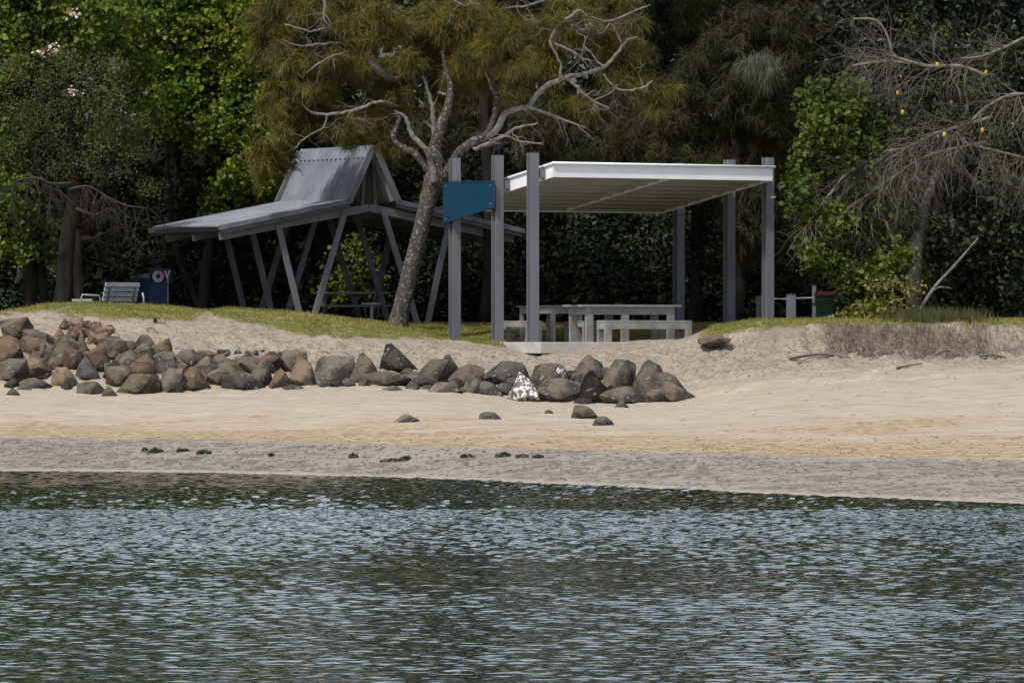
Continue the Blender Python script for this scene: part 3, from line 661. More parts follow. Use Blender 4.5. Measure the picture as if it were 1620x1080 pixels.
# ------------------------------------------------------------------ boulders
def boulder_mesh(w, h, dp, shape, seed):
    r = random.Random(seed); pts = []
    n = 15
    for i in range(n):
        u = Vector((r.uniform(-1, 1), r.uniform(-1, 1), r.uniform(-1, 1)))
        u = u / max(abs(u.x), abs(u.y), abs(u.z)) if r.random() < .55 else u.normalized() * 1.05
        pts.append(u)
    for c in ((-1, 0, -.9), (1, 0, -.9), (0, -1, -.6), (0, 1, -.6), (0, 0, 1)): pts.append(Vector(c))
    out = []
    for p in pts:
        x, y, z = max(-1, min(1, p.x)), max(-1, min(1, p.y)), max(-1, min(1, p.z)); t = (z + 1) / 2
        if shape == 'tri': x *= 1 - .78 * t; y *= 1 - .6 * t
        elif shape == 'peakl': x = x * (1 - .75 * t) - .55 * t; y *= 1 - .5 * t
        elif shape == 'peakr': x = x * (1 - .75 * t) + .55 * t; y *= 1 - .5 * t
        elif shape == 'sl': x = x * (1 - .42 * t) - .32 * t; y *= 1 - .25 * t
        elif shape == 'sr': x = x * (1 - .42 * t) + .32 * t; y *= 1 - .25 * t
        elif shape == 'dome':
            k = math.sqrt(max(0, 1 - t * t)); x *= .2 + .8 * k; y *= .2 + .8 * k
        elif shape == 'round': k = 1 - .35 * abs(z) ** 2; x *= k; y *= k
        elif shape == 'block': x *= 1 - .10 * t; y *= 1 - .1 * t
        out.append((x * w / 2, y * dp / 2, z * h / 2))
    bm = bmesh.new()
    for p in out: bm.verts.new(p)
    bmesh.ops.remove_doubles(bm, verts=bm.verts[:], dist=min(w, h) * .2)
    res = bmesh.ops.convex_hull(bm, input=bm.verts[:])
    bmesh.ops.delete(bm, geom=list({g for g in res['geom_unused'] + res['geom_interior'] if isinstance(g, bmesh.types.BMVert)}), context='VERTS')
    bmesh.ops.bevel(bm, geom=bm.edges[:], offset=min(w, h) * .028, segments=2, clamp_overlap=True, affect='EDGES', profile=.6)
    bmesh.ops.triangulate(bm, faces=bm.faces[:])
    for _ in range(1):
        es = [e for e in bm.edges if e.calc_length() > min(w, h) * .28]
        if es: bmesh.ops.subdivide_edges(bm, edges=es, cuts=1); bmesh.ops.triangulate(bm, faces=bm.faces[:])
    off = Vector((seed * 3.1, seed * 1.7, 0))
    for v in bm.verts:
        s = min(w, h)
        v.co += v.co.normalized() * (noise.noise(v.co * 1.6 / s + off) * s * .085 + noise.noise(v.co * 5 / s + off) * s * .03)
    xs = [v.co.x for v in bm.verts]; zs = [v.co.z for v in bm.verts]
    sx = w / (max(xs) - min(xs)); sz = h / (max(zs) - min(zs)); cx = (max(xs) + min(xs)) / 2; z0 = min(zs)
    for v in bm.verts: v.co.x = (v.co.x - cx) * sx; v.co.z = (v.co.z - z0) * sz
    me = bpy.data.meshes.new('boulder'); bm.to_mesh(me); bm.free()
    me.polygons.foreach_set('use_smooth', [True] * len(me.polygons))
    try: me.set_sharp_from_angle(angle=R(24))
    except Exception: pass
    return me
CC0 = dict(b=(.125, .095, .078), g=(.115, .108, .102), t=(.19, .148, .105), d=(.045, .043, .045), p=(.165, .132, .11), o=(.125, .113, .09),
          s=(.075, .08, .095), k=(.014, .014, .017), r=(.13, .092, .072), l=(.23, .205, .18), y=(.15, .13, .085))
CC = {k: tuple(.9 * (.2 * sum(c) / 3 + .8 * q) for q in c) for k, c in CC0.items()}
GL, GR = 'boulders piled at the left of the beach', 'boulders scattered in the middle row on the sand'
ROCKS = [
 (0,47,503,540,'round','o',1,'largest grey-brown rounded boulder at the top left corner of the left pile'),
 (37,73,521,541,'block','p',1,'low pale brown stone just right of the top left boulder'),
 (-14,32,532,575,'round','b',1,'brown boulder cut by the left edge, below the top left boulder'),
 (30,72,559-25,564,'round','p',1,'pinkish brown boulder beneath the low pale stone in the left pile'),
 (60,92,530,547,'sl','b',1,'small dark brown stone at the skyline, left of the rubble heap'),
 (47,84,542,571,'tri','b',1,'brown pointed stone left of the long tilted grey boulder'),
 (75,122,537,586,'sr','o',1,'long grey-green boulder tilted up to the right in the left pile'),
 (83,117,533,548,'block','p',1,'flat light stone directly under the rubble heap'),
 (120,139,527,556,'tri','p',1,'upright pinkish stone at the right foot of the rubble heap'),
 (138,184,525,547,'sl','p',1,'broad pinkish brown slab-topped boulder on the skyline right of the rubble heap'),
 (101,136,553,586,'block','b',1,'squarish brown boulder right of the long tilted boulder'),
 (137,172,549,588,'round','r',1,'rounded rusty brown boulder in the middle of the left pile'),
 (155,212,539,564,'sl','b',1,'wide dark brown boulder above the flat grey one, left pile'),
 (173,220,555,583,'sr','g',1,'flat-topped grey-brown boulder right of the rusty rounded one'),
 (28,78,568,600,'round','t',1,'orange-tan boulder in the lower left of the pile'),
 (-8,42,569,606,'block','g',1,'big grey boulder at the left edge behind the tan one'),
 (82,123,582,613,'sl','t',1,'tan-grey angular stone at the bottom, below the squarish brown boulder'),
 (120,156,566,604,'tri','s',1,'blue-black wedge of rock between tan-grey and olive stones'),
 (202,247,560,592,'sr','b',1,'tilted brown boulder behind the small brown block, right of the pile centre'),
 (203,242,573,598,'block','r',1,'small reddish brown block in front of the tilted brown boulder'),
 (168,210,580,612,'block','o',1,'olive-grey block near the bottom centre of the left pile'),
 (231,270,537,572,'peakr','t',1,'tall tan boulder with a pointed top at the right of the skyline'),
 (217,230,542,558,'round','b',1,'small round stone left of the tall tan pointed boulder'),
 (239,271,554,582,'tri','o',1,'dark olive triangular stone in front of the tall tan boulder'),
 (247,292,569,594,'sl','s',1,'flat blue-grey stone below the olive triangle'),
 (123,168,604,625,'block','g',1,'oblong grey-brown slab lying at the front edge of the left pile'),
 (182,249,593,625,'sr','o',1,'big olive-grey boulder bulging at the front of the left pile'),
 (243,288,584,622,'sr','g',1,'ribbed grey boulder right of the bulging olive one'),
 (281,334,582,620,'sl','b',1,'large warm brown boulder with a sloping right side at the pile front'),
 (28,81,598,616,'dome','g',1,'low flat grey stone at the foot of the orange-tan boulder'),
 (7,31,598,615,'block','d',1,'small dark stone at the far left foot of the pile'),
 (24,52,606,619,'tri','g',1,'small grey wedge in front of the dark stone at the far left'),
 (93,115,604,618,'tri','d',1,'small dark stone half sunk in sand left of the oblong slab'),
 (160,185,611,628,'tri','o',1,'small tan-grey stone lying in front of the oblong slab'),
 (9,31,614,627,'tri','g',1,'little grey stone alone on the sand at the far left'),
 (295,313,614,621,'dome','o',1,'tiny stone tip showing in the sand before the warm brown boulder'),
 (278,312,553,580,'block','g',1,'grey-brown cube-like stone at the skyline right of the tall tan one'),
 (309,350,556,578,'round','r',1,'reddish rounded boulder at the right end of the skyline'),
 (308,344,565,597,'tri','p',1,'pinkish faceted stone in front of the reddish rounded one'),
 (330,362,583,612,'round','o',1,'mottled grey-brown stone left of the blue-grey boulder'),
 (348,394,568,594,'sl','y',1,'flat-topped yellowish brown stone above the blue-grey boulder'),
 (396,441,560,588,'sr','r',1,'warm brown block above the grey stone, near the right end of the left pile'),
 (440,484,555,590,'block','g',1,'grey block with a flat pale top next to the tall slanted red-brown one'),
 (458,499,560,612,'sl','p',1,'tall slanted red-brown boulder that ends the left pile'),
 (392,430,585,612,'block','g',1,'grey stone wedged right of the blue-grey boulder'),
 (354,418,588,618,'sl','s',1,'large smooth blue-grey boulder at the front of the left pile'),
 (424,462,584,615,'tri','b',1,'brown triangular stone at the foot of the slanted red-brown boulder'),
 (424,482,609,617,'dome','o',1,'low brown sliver of rock under the triangular stone'),
 (495,557,565,606,'block','g',2,'big squared grey-brown boulder first to the right of the left pile'),
 (551,601,560,607,'tri','o',2,'brown peaked boulder right of the squared grey-brown one'),
 (501,523,600,614,'dome','s',2,'small smooth grey stone at the foot of the squared boulder'),
 (521,548,602,614,'sl','d',2,'small dark flake under the squared boulder'),
 (538,562,598,612,'dome','g',2,'little grey slab between the squared and the peaked boulders'),
 (603,662,545,592,'peakl','d',2,'tall near-black boulder with a sharp left peak standing above the row'),
 (573,650,588,611,'block','o',2,'long low grey-brown block under the black peaked boulder'),
 (618,686,588,613,'dome','g',2,'broad mottled grey boulder below and right of the black peak'),
 (655,722,570,610,'sr','b',2,'wide brown boulder with a sloping left flank, mid row'),
 (704,763,577,613,'round','b',2,'dark brown rounded boulder with an overhanging right corner'),
 (733,768,597,624,'round','o',2,'smaller grey round boulder under the overhanging brown one'),
 (750,794,603,626,'sl','g',2,'grey stone just right of the smaller round boulder'),
 (788,822,605,627,'round','s',2,'blue-grey stone touching the left of the white-splashed triangle'),
 (764,839,573,611,'dome','s',2,'very large dark domed boulder behind the white-splashed triangle'),
 (802,852,591,636,'tri','L',2,'triangular dark boulder heavily splashed with white patches'),
 (677,729,605,622,'dome','p',2,'pinkish grey flat boulder at the sand line, mid row'),
 (660,687,609,617,'sr','b',2,'thin dark sliver of rock left of the pinkish flat boulder'),
 (722,741,613,622,'tri','g',2,'small chip of stone right of the pinkish flat boulder'),
 (605,638,610,620,'dome','b',2,'low dark domed stone alone in the sand before the row'),
 (620,665,656,670,'dome','y',2,'low olive-brown domed stone alone on the lower beach'),
 (758,794,652,665,'sl','o',2,'small curved grey stone alone on the lower beach, left of centre'),
 (841,908,576,608,'block','b',2,'dark brown block behind the small white-splashed stone'),
 (863,899,577,608,'sr','L',2,'small stone with white patches perched between two large boulders'),
 (850,922,600,638,'round','o',2,'big olive-grey boulder between the white-splashed triangle and the black slab'),
 (905,957,563,602,'dome','b',2,'brown rounded boulder at the top, above the black slab'),
 (913,963,589,640,'block','k',2,'jet black tilted slab of rock in the right group'),
 (948,1005,571,622,'sr','o',2,'large mottled brown boulder right of the black slab'),
 (1001,1056,572,622,'dome','g',2,'large grey-brown humped boulder second from the right end'),
 (1034,1088,590,624,'sl','b',2,'dark boulder sloping down to the right at the end of the row'),
 (948,1026,612,640,'dome','g',2,'flat grey-purple boulder lying before the large mottled one'),
 (1030,1109,602,635,'peakl','p',2,'pale pinkish rock tapering to a point at the far right end'),
 (1047,1085,620,637,'dome','o',2,'small grey-brown stone at the foot of the tapering pale rock'),
 (1022,1052,617,637,'block','t',2,'small tan stone between the flat grey boulder and the tapering rock'),
 (972,995,633,646,'tri','g',2,'small grey pointed stone on the sand before the right group'),
 (905,947,642,663,'sl','y',2,'olive boulder alone on the lower beach with a steep left face'),
 (938,971,659,675,'dome','g',2,'dark grey peaked stone alone, lowest on the beach'),
 (861,875,648,656,'dome','b',2,'tiny brown stone left of the lone olive boulder'),
 (905,939,630,641,'dome','d',2,'thin dark rock at the foot of the black slab'),
 (700,716,560,571,'tri','b',2,'small brown stone peeping behind the wide brown boulder'),
]
PILE = [(0, 540), (490, 555), (1110, 565)]
for i, (x0, x1, y0, y1, shp, c, g, lab) in enumerate(ROCKS):
    pb = hit((x0 + x1) / 2, y1 - 2, 85, 112)
    d = pb.y
    w = (x1 - x0) / F * d; h = (y1 - y0) / F * d; dp = max(.55 * w, min(w, h * 1.5)) * .95
    d -= dp * .06
    gw_, gh_ = (1.16, 1.12) if g == 1 else (1.13, 1.12)
    me = boulder_mesh(w * gw_, h * gh_, dp * 1.1, {'L': 'tri'}.get(shp, shp), i + 11)
    o = link('boulder', me, M['rock_lichen'] if c == 'L' else M['rock'])
    zc = H + (540 - y1) / F * d - h * .06
    g0 = gz(((x0 + x1) / 2 - 810) / F * (d + dp * .35), d + dp * .35)
    o.location = (((x0 + x1) / 2 - 810) / F * d, d + dp * .35, zc)
    cc = CC['b' if c == 'L' else c]; k = random.uniform(.78, 1.12); cc = (cc[0] * .98, cc[1] * .94, cc[2] * .88)
    if g == 2: mm_ = sum(cc) / 3; cc = tuple(.98 * (.6 * q + .4 * mm_) for q in cc)
    o.color = (cc[0]*k, cc[1]*k, cc[2]*k, 1)
    if c == 'L': o.color = (.12, .11, .10, 1)
    tag(o, lab, 'boulder', GL if g == 1 else GR)
# filler stones deep in the pile (seen between the big ones) and the rubble heap
fr = random.Random(3)
def stones(name, n, px0, px1, pyf, smin, smax, lab, cat, colr, cols='gbop', kind='stuff', flat=.75):
    V = []; Fc = []; 
    for k in range(n):
        px = fr.uniform(px0, px1); py = pyf(px, fr.random()); q = hit(px, py, 85, 112)
        s = fr.uniform(smin, smax); me = boulder_mesh(s, s * flat, s, fr.choice(['round', 'block', 'tri', 'sl', 'sr']), fr.randint(0, 9999))
        n0 = len(V); V += [tuple(v.co + Vector((q.x, q.y, q.z - s * .15))) for v in me.vertices]; Fc += [tuple(n0 + j for j in p.vertices) for p in me.polygons]
        bpy.data.meshes.remove(me)
    me = bpy.data.meshes.new(name); me.from_pydata(V, [], Fc); me.update()
    o = link(name, me, M['rock']); o.color = (*colr, 1); return tag(o, lab, cat, kind=kind)
stones('rubble_heap', 46, 90, 176, lambda x, t: 513 + 20 * t + abs(x - 133) * .08, .10, .26, 'heap of loose brown rubble on top of the left boulder pile', 'rubble', (.17, .125, .10))
stones('filler_stones', 60, 0, 485, lambda x, t: (548 + 50 * t) if x < 260 else (580 + 26 * t), .30, .55, 'dark small stones packed in the gaps of the left boulder pile', 'stones', (.10, .088, .075))
stones('filler_stones', 30, 560, 1070, lambda x, t: 596 + 20 * t, .2, .36, 'dark small stones packed in the gaps of the middle row of boulders', 'stones', (.07, .065, .06))
stones('rock_shelf', 26, 345, 470, lambda x, t: 557 + 6 * t, .07, .22, 'thin dark broken rock shelf in the sand behind the right end of the left pile', 'rock', (.06, .06, .065), flat=.5)

# ------------------------------------------------------------------ foliage makers (numpy)
def leaves(cent, size, normal_bias=(0, -.5, .7), jitter=.8, hexa=True, aspect=.8, droop=.3, r=None):
    """leaf-sized folded faces at cent (N,3); returns verts, tris"""
    r = r or rng; N = len(cent); sz = (size * r.uniform(.6, 1.25, N))[:, None]
    n = np.array(normal_bias) + r.normal(0, jitter, (N, 3)); n /= np.linalg.norm(n, axis=1, keepdims=True)
    a = r.normal(0, 1, (N, 3)); a[:, 2] -= droop; a -= (a * n).sum(1, keepdims=True) * n; a /= np.linalg.norm(a, axis=1, keepdims=True)
    b = np.cross(n, a); h = sz * .5; w = sz * aspect * .5; up = n * sz * .10
    if hexa:
        v = np.stack([cent - a*h, cent - a*h*.45 + b*w*.9 + up, cent + a*h*.35 + b*w*.75 + up, cent + a*h*1.05 - up, cent + a*h*.35 - b*w*.75 + up, cent - a*h*.45 - b*w*.9 + up], 1)
        t = np.array([[0, 1, 2], [0, 2, 3], [0, 3, 4], [0, 4, 5]]); k = 6
    else:
        v = np.stack([cent - a*h, cent + b*w + up, cent + a*h, cent - b*w + up], 1)
        t = np.array([[0, 1, 2], [0, 2, 3]]); k = 4
    f = (t[None] + (np.arange(N) * k)[:, None, None]).reshape(-1, 3)
    return v.reshape(-1, 3), f
def join(parts):
    V = []; Fc = []; n = 0
    for v, f in parts: V.append(v); Fc.append(f + n); n += len(v)
    return np.concatenate(V), np.concatenate(Fc)
def clump_points(clumps, per_m2, r, shell=.55):
    """clumps: (x,y,z,rx,ry,rz) ellipsoids; points gathered in sprays near their surface"""
    out = []
    for c in clumps:
        c = np.array(c); rad = c[3:]; area = rad[0] * rad[2] * 4 + rad[1] * (rad[0] + rad[2])
        nsp = max(3, int(area * per_m2 / 9))
        u = r.normal(0, 1, (nsp, 3)); u /= np.linalg.norm(u, axis=1, keepdims=True)
        sp = c[:3] + u * rad * (shell + (1.08 - shell) * r.random((nsp, 1)) ** .6)
        k = 9; pts = np.repeat(sp, k, 0) + r.normal(0, 1, (nsp * k, 3)) * .11 * np.array([1, 1, .8])
        out.append(pts)
    return np.concatenate(out)
def px_clumps(lst, d, dj, r, thick=.8):
    o = []
    for px, py, rx, ry in lst:
        dd = d + r.uniform(-dj, dj); p = P(px, py, dd); s = dd / F
        o.append((p.x, p.y, p.z, rx * s, min(rx, ry) * s * thick + .15, ry * s))
    return o
def subclumps(cl, n, r, k=.42):
    out = []
    for c in cl:
        c = np.array(c)
        for _ in range(n):
            u = r.normal(0, 1, 3); u /= np.linalg.norm(u); q = c[:3] + u * c[3:] * r.uniform(.45, 1.0)
            s = r.uniform(k * .6, k * 1.25); out.append((*q, *(c[3:] * s)))
    return out
def crown_obj(name, v, f, m, parent, kind='stuff'):
    o = link(name, npmesh(name, v, f), m, parent); o['kind'] = kind; return o
def tree_root(name, px, py, d, **kw):
    p = P(px, py, d); p.z = gz(p.x, p.y)
    return empty(name, p, 0, **kw)
def smooth_path(pts, n=4):
    """catmull-rom; pts list of (Vector, radius)"""
    out = []; L_ = len(pts)
    for i in range(L_ - 1):
        p0, p1, p2, p3 = [pts[max(0, min(L_ - 1, j))] for j in (i - 1, i, i + 1, i + 2)]
        for k in range(n):
            t = k / n; t2 = t*t; t3 = t2*t
            v = .5 * ((2*p1[0]) + (-p0[0] + p2[0])*t + (2*p0[0] - 5*p1[0] + 4*p2[0] - p3[0])*t2 + (-p0[0] + 3*p1[0] - 3*p2[0] + p3[0])*t3)
            out.append((v, p1[1]*(1-t) + p2[1]*t))
    out.append(pts[-1]); return out
br = random.Random(12)
def branch(mb, pts, twigs=0, tw_len=.5, off=Vector((0, 0, 0)), n=7, wob=.0):
    sp = smooth_path(pts)
    if wob: sp = [(v + Vector((br.gauss(0, wob), br.gauss(0, wob), br.gauss(0, wob))), r) for v, r in sp]
    mb.tube([v - off for v, r in sp], [r for v, r in sp], n)
    for _ in range(twigs):
        i = br.randrange(len(sp) // 4, len(sp) - 1); v, r = sp[i]; t = (sp[min(i+1, len(sp)-1)][0] - sp[max(0, i-1)][0]).normalized()
        d = (t * br.uniform(.1, .9) + Vector((br.gauss(0, 1), br.gauss(0, .6), br.gauss(0, .8)))).normalized()
        twig(mb, v - off, d, tw_len * br.uniform(.4, 1.2), min(r * .5, .014), 2)
def twig(mb, p, d, L_, r, depth, curl=.35, grav=0., nseg=5, sides=3, kids=2):
    pts = [Vector(p)]; rr = [r]; d = Vector(d)
    for i in range(nseg):
        d = (d + Vector((br.gauss(0, curl), br.gauss(0, curl), br.gauss(0, curl) + grav))).normalized()
        pts.append(pts[-1] + d * L_ / nseg); rr.append(r * (1 - .75 * (i + 1) / nseg))
        if depth > 0 and i >= 1 and br.random() < kids / nseg * 1.3:
            dd = (d + Vector((br.gauss(0, .8), br.gauss(0, .5), br.gauss(0, .8)))).normalized()
            twig(mb, pts[-1], dd, L_ * br.uniform(.4, .75), rr[-1] * .8, depth - 1, curl, grav, nseg, sides, kids)
    mb.tube(pts, rr, sides, cap=False)
def pxpath(lst, d, base=None, dz=None):
    """(px,py,width px[,depth offset])"""
    out = []
    for q in lst:
        dd = d + (q[3] if len(q) > 3 else 0); out.append((P(q[0], q[1], dd), q[2] / F * dd / 2))
    return out

# ---- the leaning casuarina in the middle
ct = tree_root('casuarina_tree', 632, 508, 113.4, label='leaning casuarina with mottled pale limbs and drooping golden-olive needles over the shelters', cat='tree')
off = ct.location.copy(); D = 113.4
gcas = ct.location.z
mb = MB()
branch(mb, pxpath([(629, 516, 36), (634, 492, 29), (643, 455, 28), (655, 405, 26), (667, 360, 26), (677, 318, 28), (687, 285, 34), (690, 262, 24), (688, 235, 20), (697, 200, 18), (708, 170, 14), (713, 140, 11), (707, 118, 8), (700, 80, 6)], D), off=off, n=12)
mb.build('trunk', M['bark'], ct, True)
limbs = [
 [(684, 300, 22), (682, 278, 20), (671, 260, 17), (655, 243, 15), (637, 233, 13), (623, 222, 11), (624, 205, 10), (631, 188, 9), (624, 176, 6)],
 [(689, 290, 16, -.2), (683, 262, 13, -.2), (676, 240, 12, -.3), (663, 225, 10, -.3), (651, 212, 9), (645, 195, 8), (640, 184, 7), (626, 177, 4)],
 [(688, 220, 12), (686, 195, 10), (684, 170, 9), (678, 146, 7), (668, 120, 5)],
 [(686, 300, 24), (697, 282, 22), (712, 265, 18), (725, 242, 17), (747, 226, 17), (770, 212, 14), (778, 195, 12), (784, 170, 11), (783, 150, 9), (777, 138, 7), (768, 115, 3)],
 [(745, 224, 14), (768, 216, 14), (788, 202, 13), (797, 182, 12), (815, 173, 11), (835, 168, 10), (850, 150, 10), (870, 133, 10), (895, 123, 9), (925, 116, 8), (958, 104, 7), (975, 86, 6), (992, 64, 5), (1008, 60, 3)],
 [(748, 236, 9, -.3), (775, 226, 9, -.3), (800, 213, 8, -.4), (822, 201, 6, -.4), (850, 196, 4, -.4)],
 [(775, 224, 6, -.2), (800, 216, 5, -.2), (830, 224, 4, -.3), (860, 228, 3, -.3)],
 [(833, 169, 8), (852, 174, 7), (870, 181, 7), (895, 191, 5), (925, 202, 3)],
 [(893, 121, 8), (905, 131, 7), (918, 143, 6), (938, 160, 6), (965, 172, 3)],
 [(885, 126, 7), (887, 105, 6), (880, 85, 6), (871, 70, 7), (876, 50, 8), (886, 38, 8), (902, 26, 8), (918, 17, 5), (932, 27, 4), (965, 33, 4), (1000, 19, 4), (1030, 8, 3)],
 [(876, 70, 7), (890, 74, 6), (905, 82, 6), (920, 92, 5), (937, 97, 3)],
 [(884, 43, 6), (900, 45, 6), (915, 48, 5), (940, 45, 5), (952, 52, 4), (966, 36, 3)],
 [(957, 104, 5), (945, 98, 5), (935, 84, 4), (924, 73, 4), (929, 57, 3)],
 [(983, 68, 4), (975, 52, 4), (967, 38, 3)],
 [(938, 160, 4), (955, 152, 3), (968, 146, 3), (975, 134, 2)],
 [(703, 150, 8, .4), (690, 146, 8, 2.2), (665, 142, 8, 2.8), (635, 131, 10, 2.2), (604, 116, 15), (583, 92, 14), (568, 76, 11), (555, 62, 9), (535, 48, 8), (512, 45, 6), (490, 50, 5), (450, 38, 4)],
 [(567, 77, 7), (545, 69, 7), (515, 69, 6), (492, 72, 5), (470, 72, 4), (448, 63, 3)],
 [(562, 80, 7), (545, 84, 7), (525, 90, 6), (502, 102, 5), (485, 116, 3)],
 [(512, -12, 8), (514, 12, 7), (512, 30, 5), (520, 42, 3)],
 [(692, 215, 7, .5), (675, 195, 7, 2.4), (645, 178, 7, 2.6), (615, 163, 8), (590, 163, 8), (575, 170, 9), (548, 178, 9), (520, 181, 8), (500, 180, 7), (485, 173, 5), (478, 164, 3)],
 [(518, 181, 5), (511, 202, 5), (496, 210, 4), (480, 221, 4), (466, 236, 2)],
 [(560, 174, 5), (550, 184, 4), (558, 188, 3), (572, 187, 2)],
 [(700, -10, 6), (735, 10, 5), (745, 2, 4)],
 [(862, 0, 6), (835, 9, 5), (800, 13, 4)],
 [(1033, 128, 3), (1018, 138, 5), (1000, 142, 5), (975, 140, 4), (955, 118, 4)],
]
for i, l in enumerate(limbs):
    mb = MB(); big_ = l[0][2] > 10
    branch(mb, pxpath([(q[0], q[1], q[2] * (.84 if big_ else .66)) + tuple(q[3:]) for q in l], D + (0 if big_ else br.uniform(-.4, .1))), twigs=3 if big_ else 5, tw_len=.75, off=off, n=8, wob=.008)
    mb.build('limb', M['bark'] if l[0][2] >= 20 else M['bark_pale'], ct, True)

def tufts(clumps, n_t, strands, length, width, r, droop=.75, spread=1.0):
    """drooping needle tufts; ribbons in two segments"""
    parts = []
    tot = sum(c[3] * c[5] for c in clumps)
    C_ = []
    for c in clumps:
        c = np.array(c); n = max(4, int(n_t * c[3] * c[5] / tot)); u = r.normal(0, 1, (n, 3)); u /= np.linalg.norm(u, axis=1, keepdims=True)
        C_.append(c[:3] + u * c[3:] * (r.random((n, 1)) ** .45))
    T = np.concatenate(C_); axis = r.normal(0, .55, T.shape) + np.array([0, -.25, -.15]); 
    Tn = np.repeat(T, strands, 0); N = len(Tn)
    d = np.repeat(axis, strands, 0) + r.normal(0, .55 * spread, (N, 3)); d /= np.linalg.norm(d, axis=1, keepdims=True)
    Ls = length * r.uniform(.5, 1.25, (N, 1)); w = r.normal(0, 1, (N, 3)); w -= (w * d).sum(1, keepdims=True) * d; w /= np.linalg.norm(w, axis=1, keepdims=True); w *= width / 2
    p0 = Tn + r.normal(0, .03, (N, 3)); p1 = p0 + d * Ls * .5; d2 = d + np.array([0, 0, -droop]); d2 /= np.linalg.norm(d2, axis=1, keepdims=True); p2 = p1 + d2 * Ls * .55
    v = np.stack([p0 - w, p0 + w, p1 - w, p1 + w, p2], 1).reshape(-1, 3)
    t = np.array([[0, 1, 3], [0, 3, 2], [2, 3, 4]]); f = (t[None] + (np.arange(N) * 5)[:, None, None]).reshape(-1, 3)
    return v, f
CAS = [(440,60,45,55),(430,20,40,40),(445,185,42,40),(432,120,24,45),(418,235,22,36),(440,250,22,34),(520,205,50,38),(505,150,45,28),(560,130,50,28),(545,20,50,40),(600,55,75,52),(660,20,80,45),(720,60,80,62),(790,25,75,45),(815,85,65,45),(640,110,62,36),(745,115,60,32),
       (860,110,40,30),(905,40,60,45),(965,15,60,38),(950,100,50,36),(1005,110,45,40),(545,228,42,26),(590,205,45,32),(600,150,50,25),(690,90,50,34),(500,100,34,25),(860,50,45,40),(700,150,34,22),(620,235,26,18),(980,65,45,35),(480,20,40,30),(820,150,40,22),(900,160,44,24),(640,160,35,18),(1040,150,34,30),(415,275,16,20)]
r_ = np.random.default_rng(5)
CAS = [(a, b - (20 if 460 < a < 620 and b > 120 else 0), c, d) for a, b, c, d in CAS]
cl = px_clumps(CAS, 115.1, .7, r_, .9)
cl = subclumps(cl, 7, r_, .36)
v, f = tufts(cl, 4700, 20, .34, .011, r_)
v -= np.array(off)
crown_obj('foliage', v, f, M['needle'], ct)
FRONT = [(600,55,60,36),(690,40,70,36),(545,205,20,10),(548,226,12,10),(775,60,50,30),(430,170,25,30),(450,90,20,30),(640,95,30,18),(745,100,40,20),(820,95,30,18),(905,30,30,16)]
v, f = tufts(subclumps(px_clumps(FRONT, 113.0, .4, r_, .5), 4, r_, .5), 700, 20, .32, .010, r_)
v -= np.array(off); crown_obj('foliage', v, f, M['needle'], ct)

# ---- further casuarinas behind, right of centre
def casuarina_behind(px, d, clumps, n, m, lab, trunk_w=26):
    o = tree_root('casuarina_tree', px, 505, d, label=lab, cat='tree'); off = o.location.copy()
    mb = MB(); branch(mb, [(P(px, 512, d), trunk_w / F * d / 2), (P(px + 6, 350, d), trunk_w / F * d / 2.4), (P(px - 4, 150, d), trunk_w / F * d / 3), (P(px + 2, -150, d), trunk_w / F * d / 5)], twigs=14, tw_len=1.6, off=off, n=8)
    mb.build('trunk', M['bark_dark'], o, True)
    r = np.random.default_rng(int(px)); cl = px_clumps(clumps, d, .9, r, .9); cl = subclumps(cl, 5, r, .5) + cl
    v, f = tufts(cl, int(n * .95), 20, .32, .012, r, droop=.6); v -= np.array(off); crown_obj('foliage', v, f, m, o); return o
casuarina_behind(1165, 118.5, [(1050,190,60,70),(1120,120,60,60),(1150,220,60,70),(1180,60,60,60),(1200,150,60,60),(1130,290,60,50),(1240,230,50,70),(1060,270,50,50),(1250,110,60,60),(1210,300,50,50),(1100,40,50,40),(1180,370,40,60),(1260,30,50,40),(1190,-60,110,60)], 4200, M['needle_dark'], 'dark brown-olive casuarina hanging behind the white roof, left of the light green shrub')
mt = px_clumps([(1194,100,15,14),(1212,112,15,16)], 116.9, .1, r_); v, f = tufts(mt, 60, 40, .5, .009, r_, droop=1.6, spread=.6)
o = link('mistletoe_clump', npmesh('mistletoe_clump', v, f), M['needle_grey']); tag(o, 'grey-green drooping clump hanging high above the right end of the white roof', 'plant', kind='stuff')
casuarina_behind(770, 118.5, [(760,160,70,50),(860,210,60,50),(950,190,60,60),(690,200,50,40),(600,240,40,30),(1010,210,50,50),(930,270,60,40),(820,-60,120,60),(620,-60,110,60),(470,-40,80,50),(1000,-50,80,50)], 3000, M['needle_dark'], 'shaded casuarina close behind the leaning one, above the middle of the white roof')

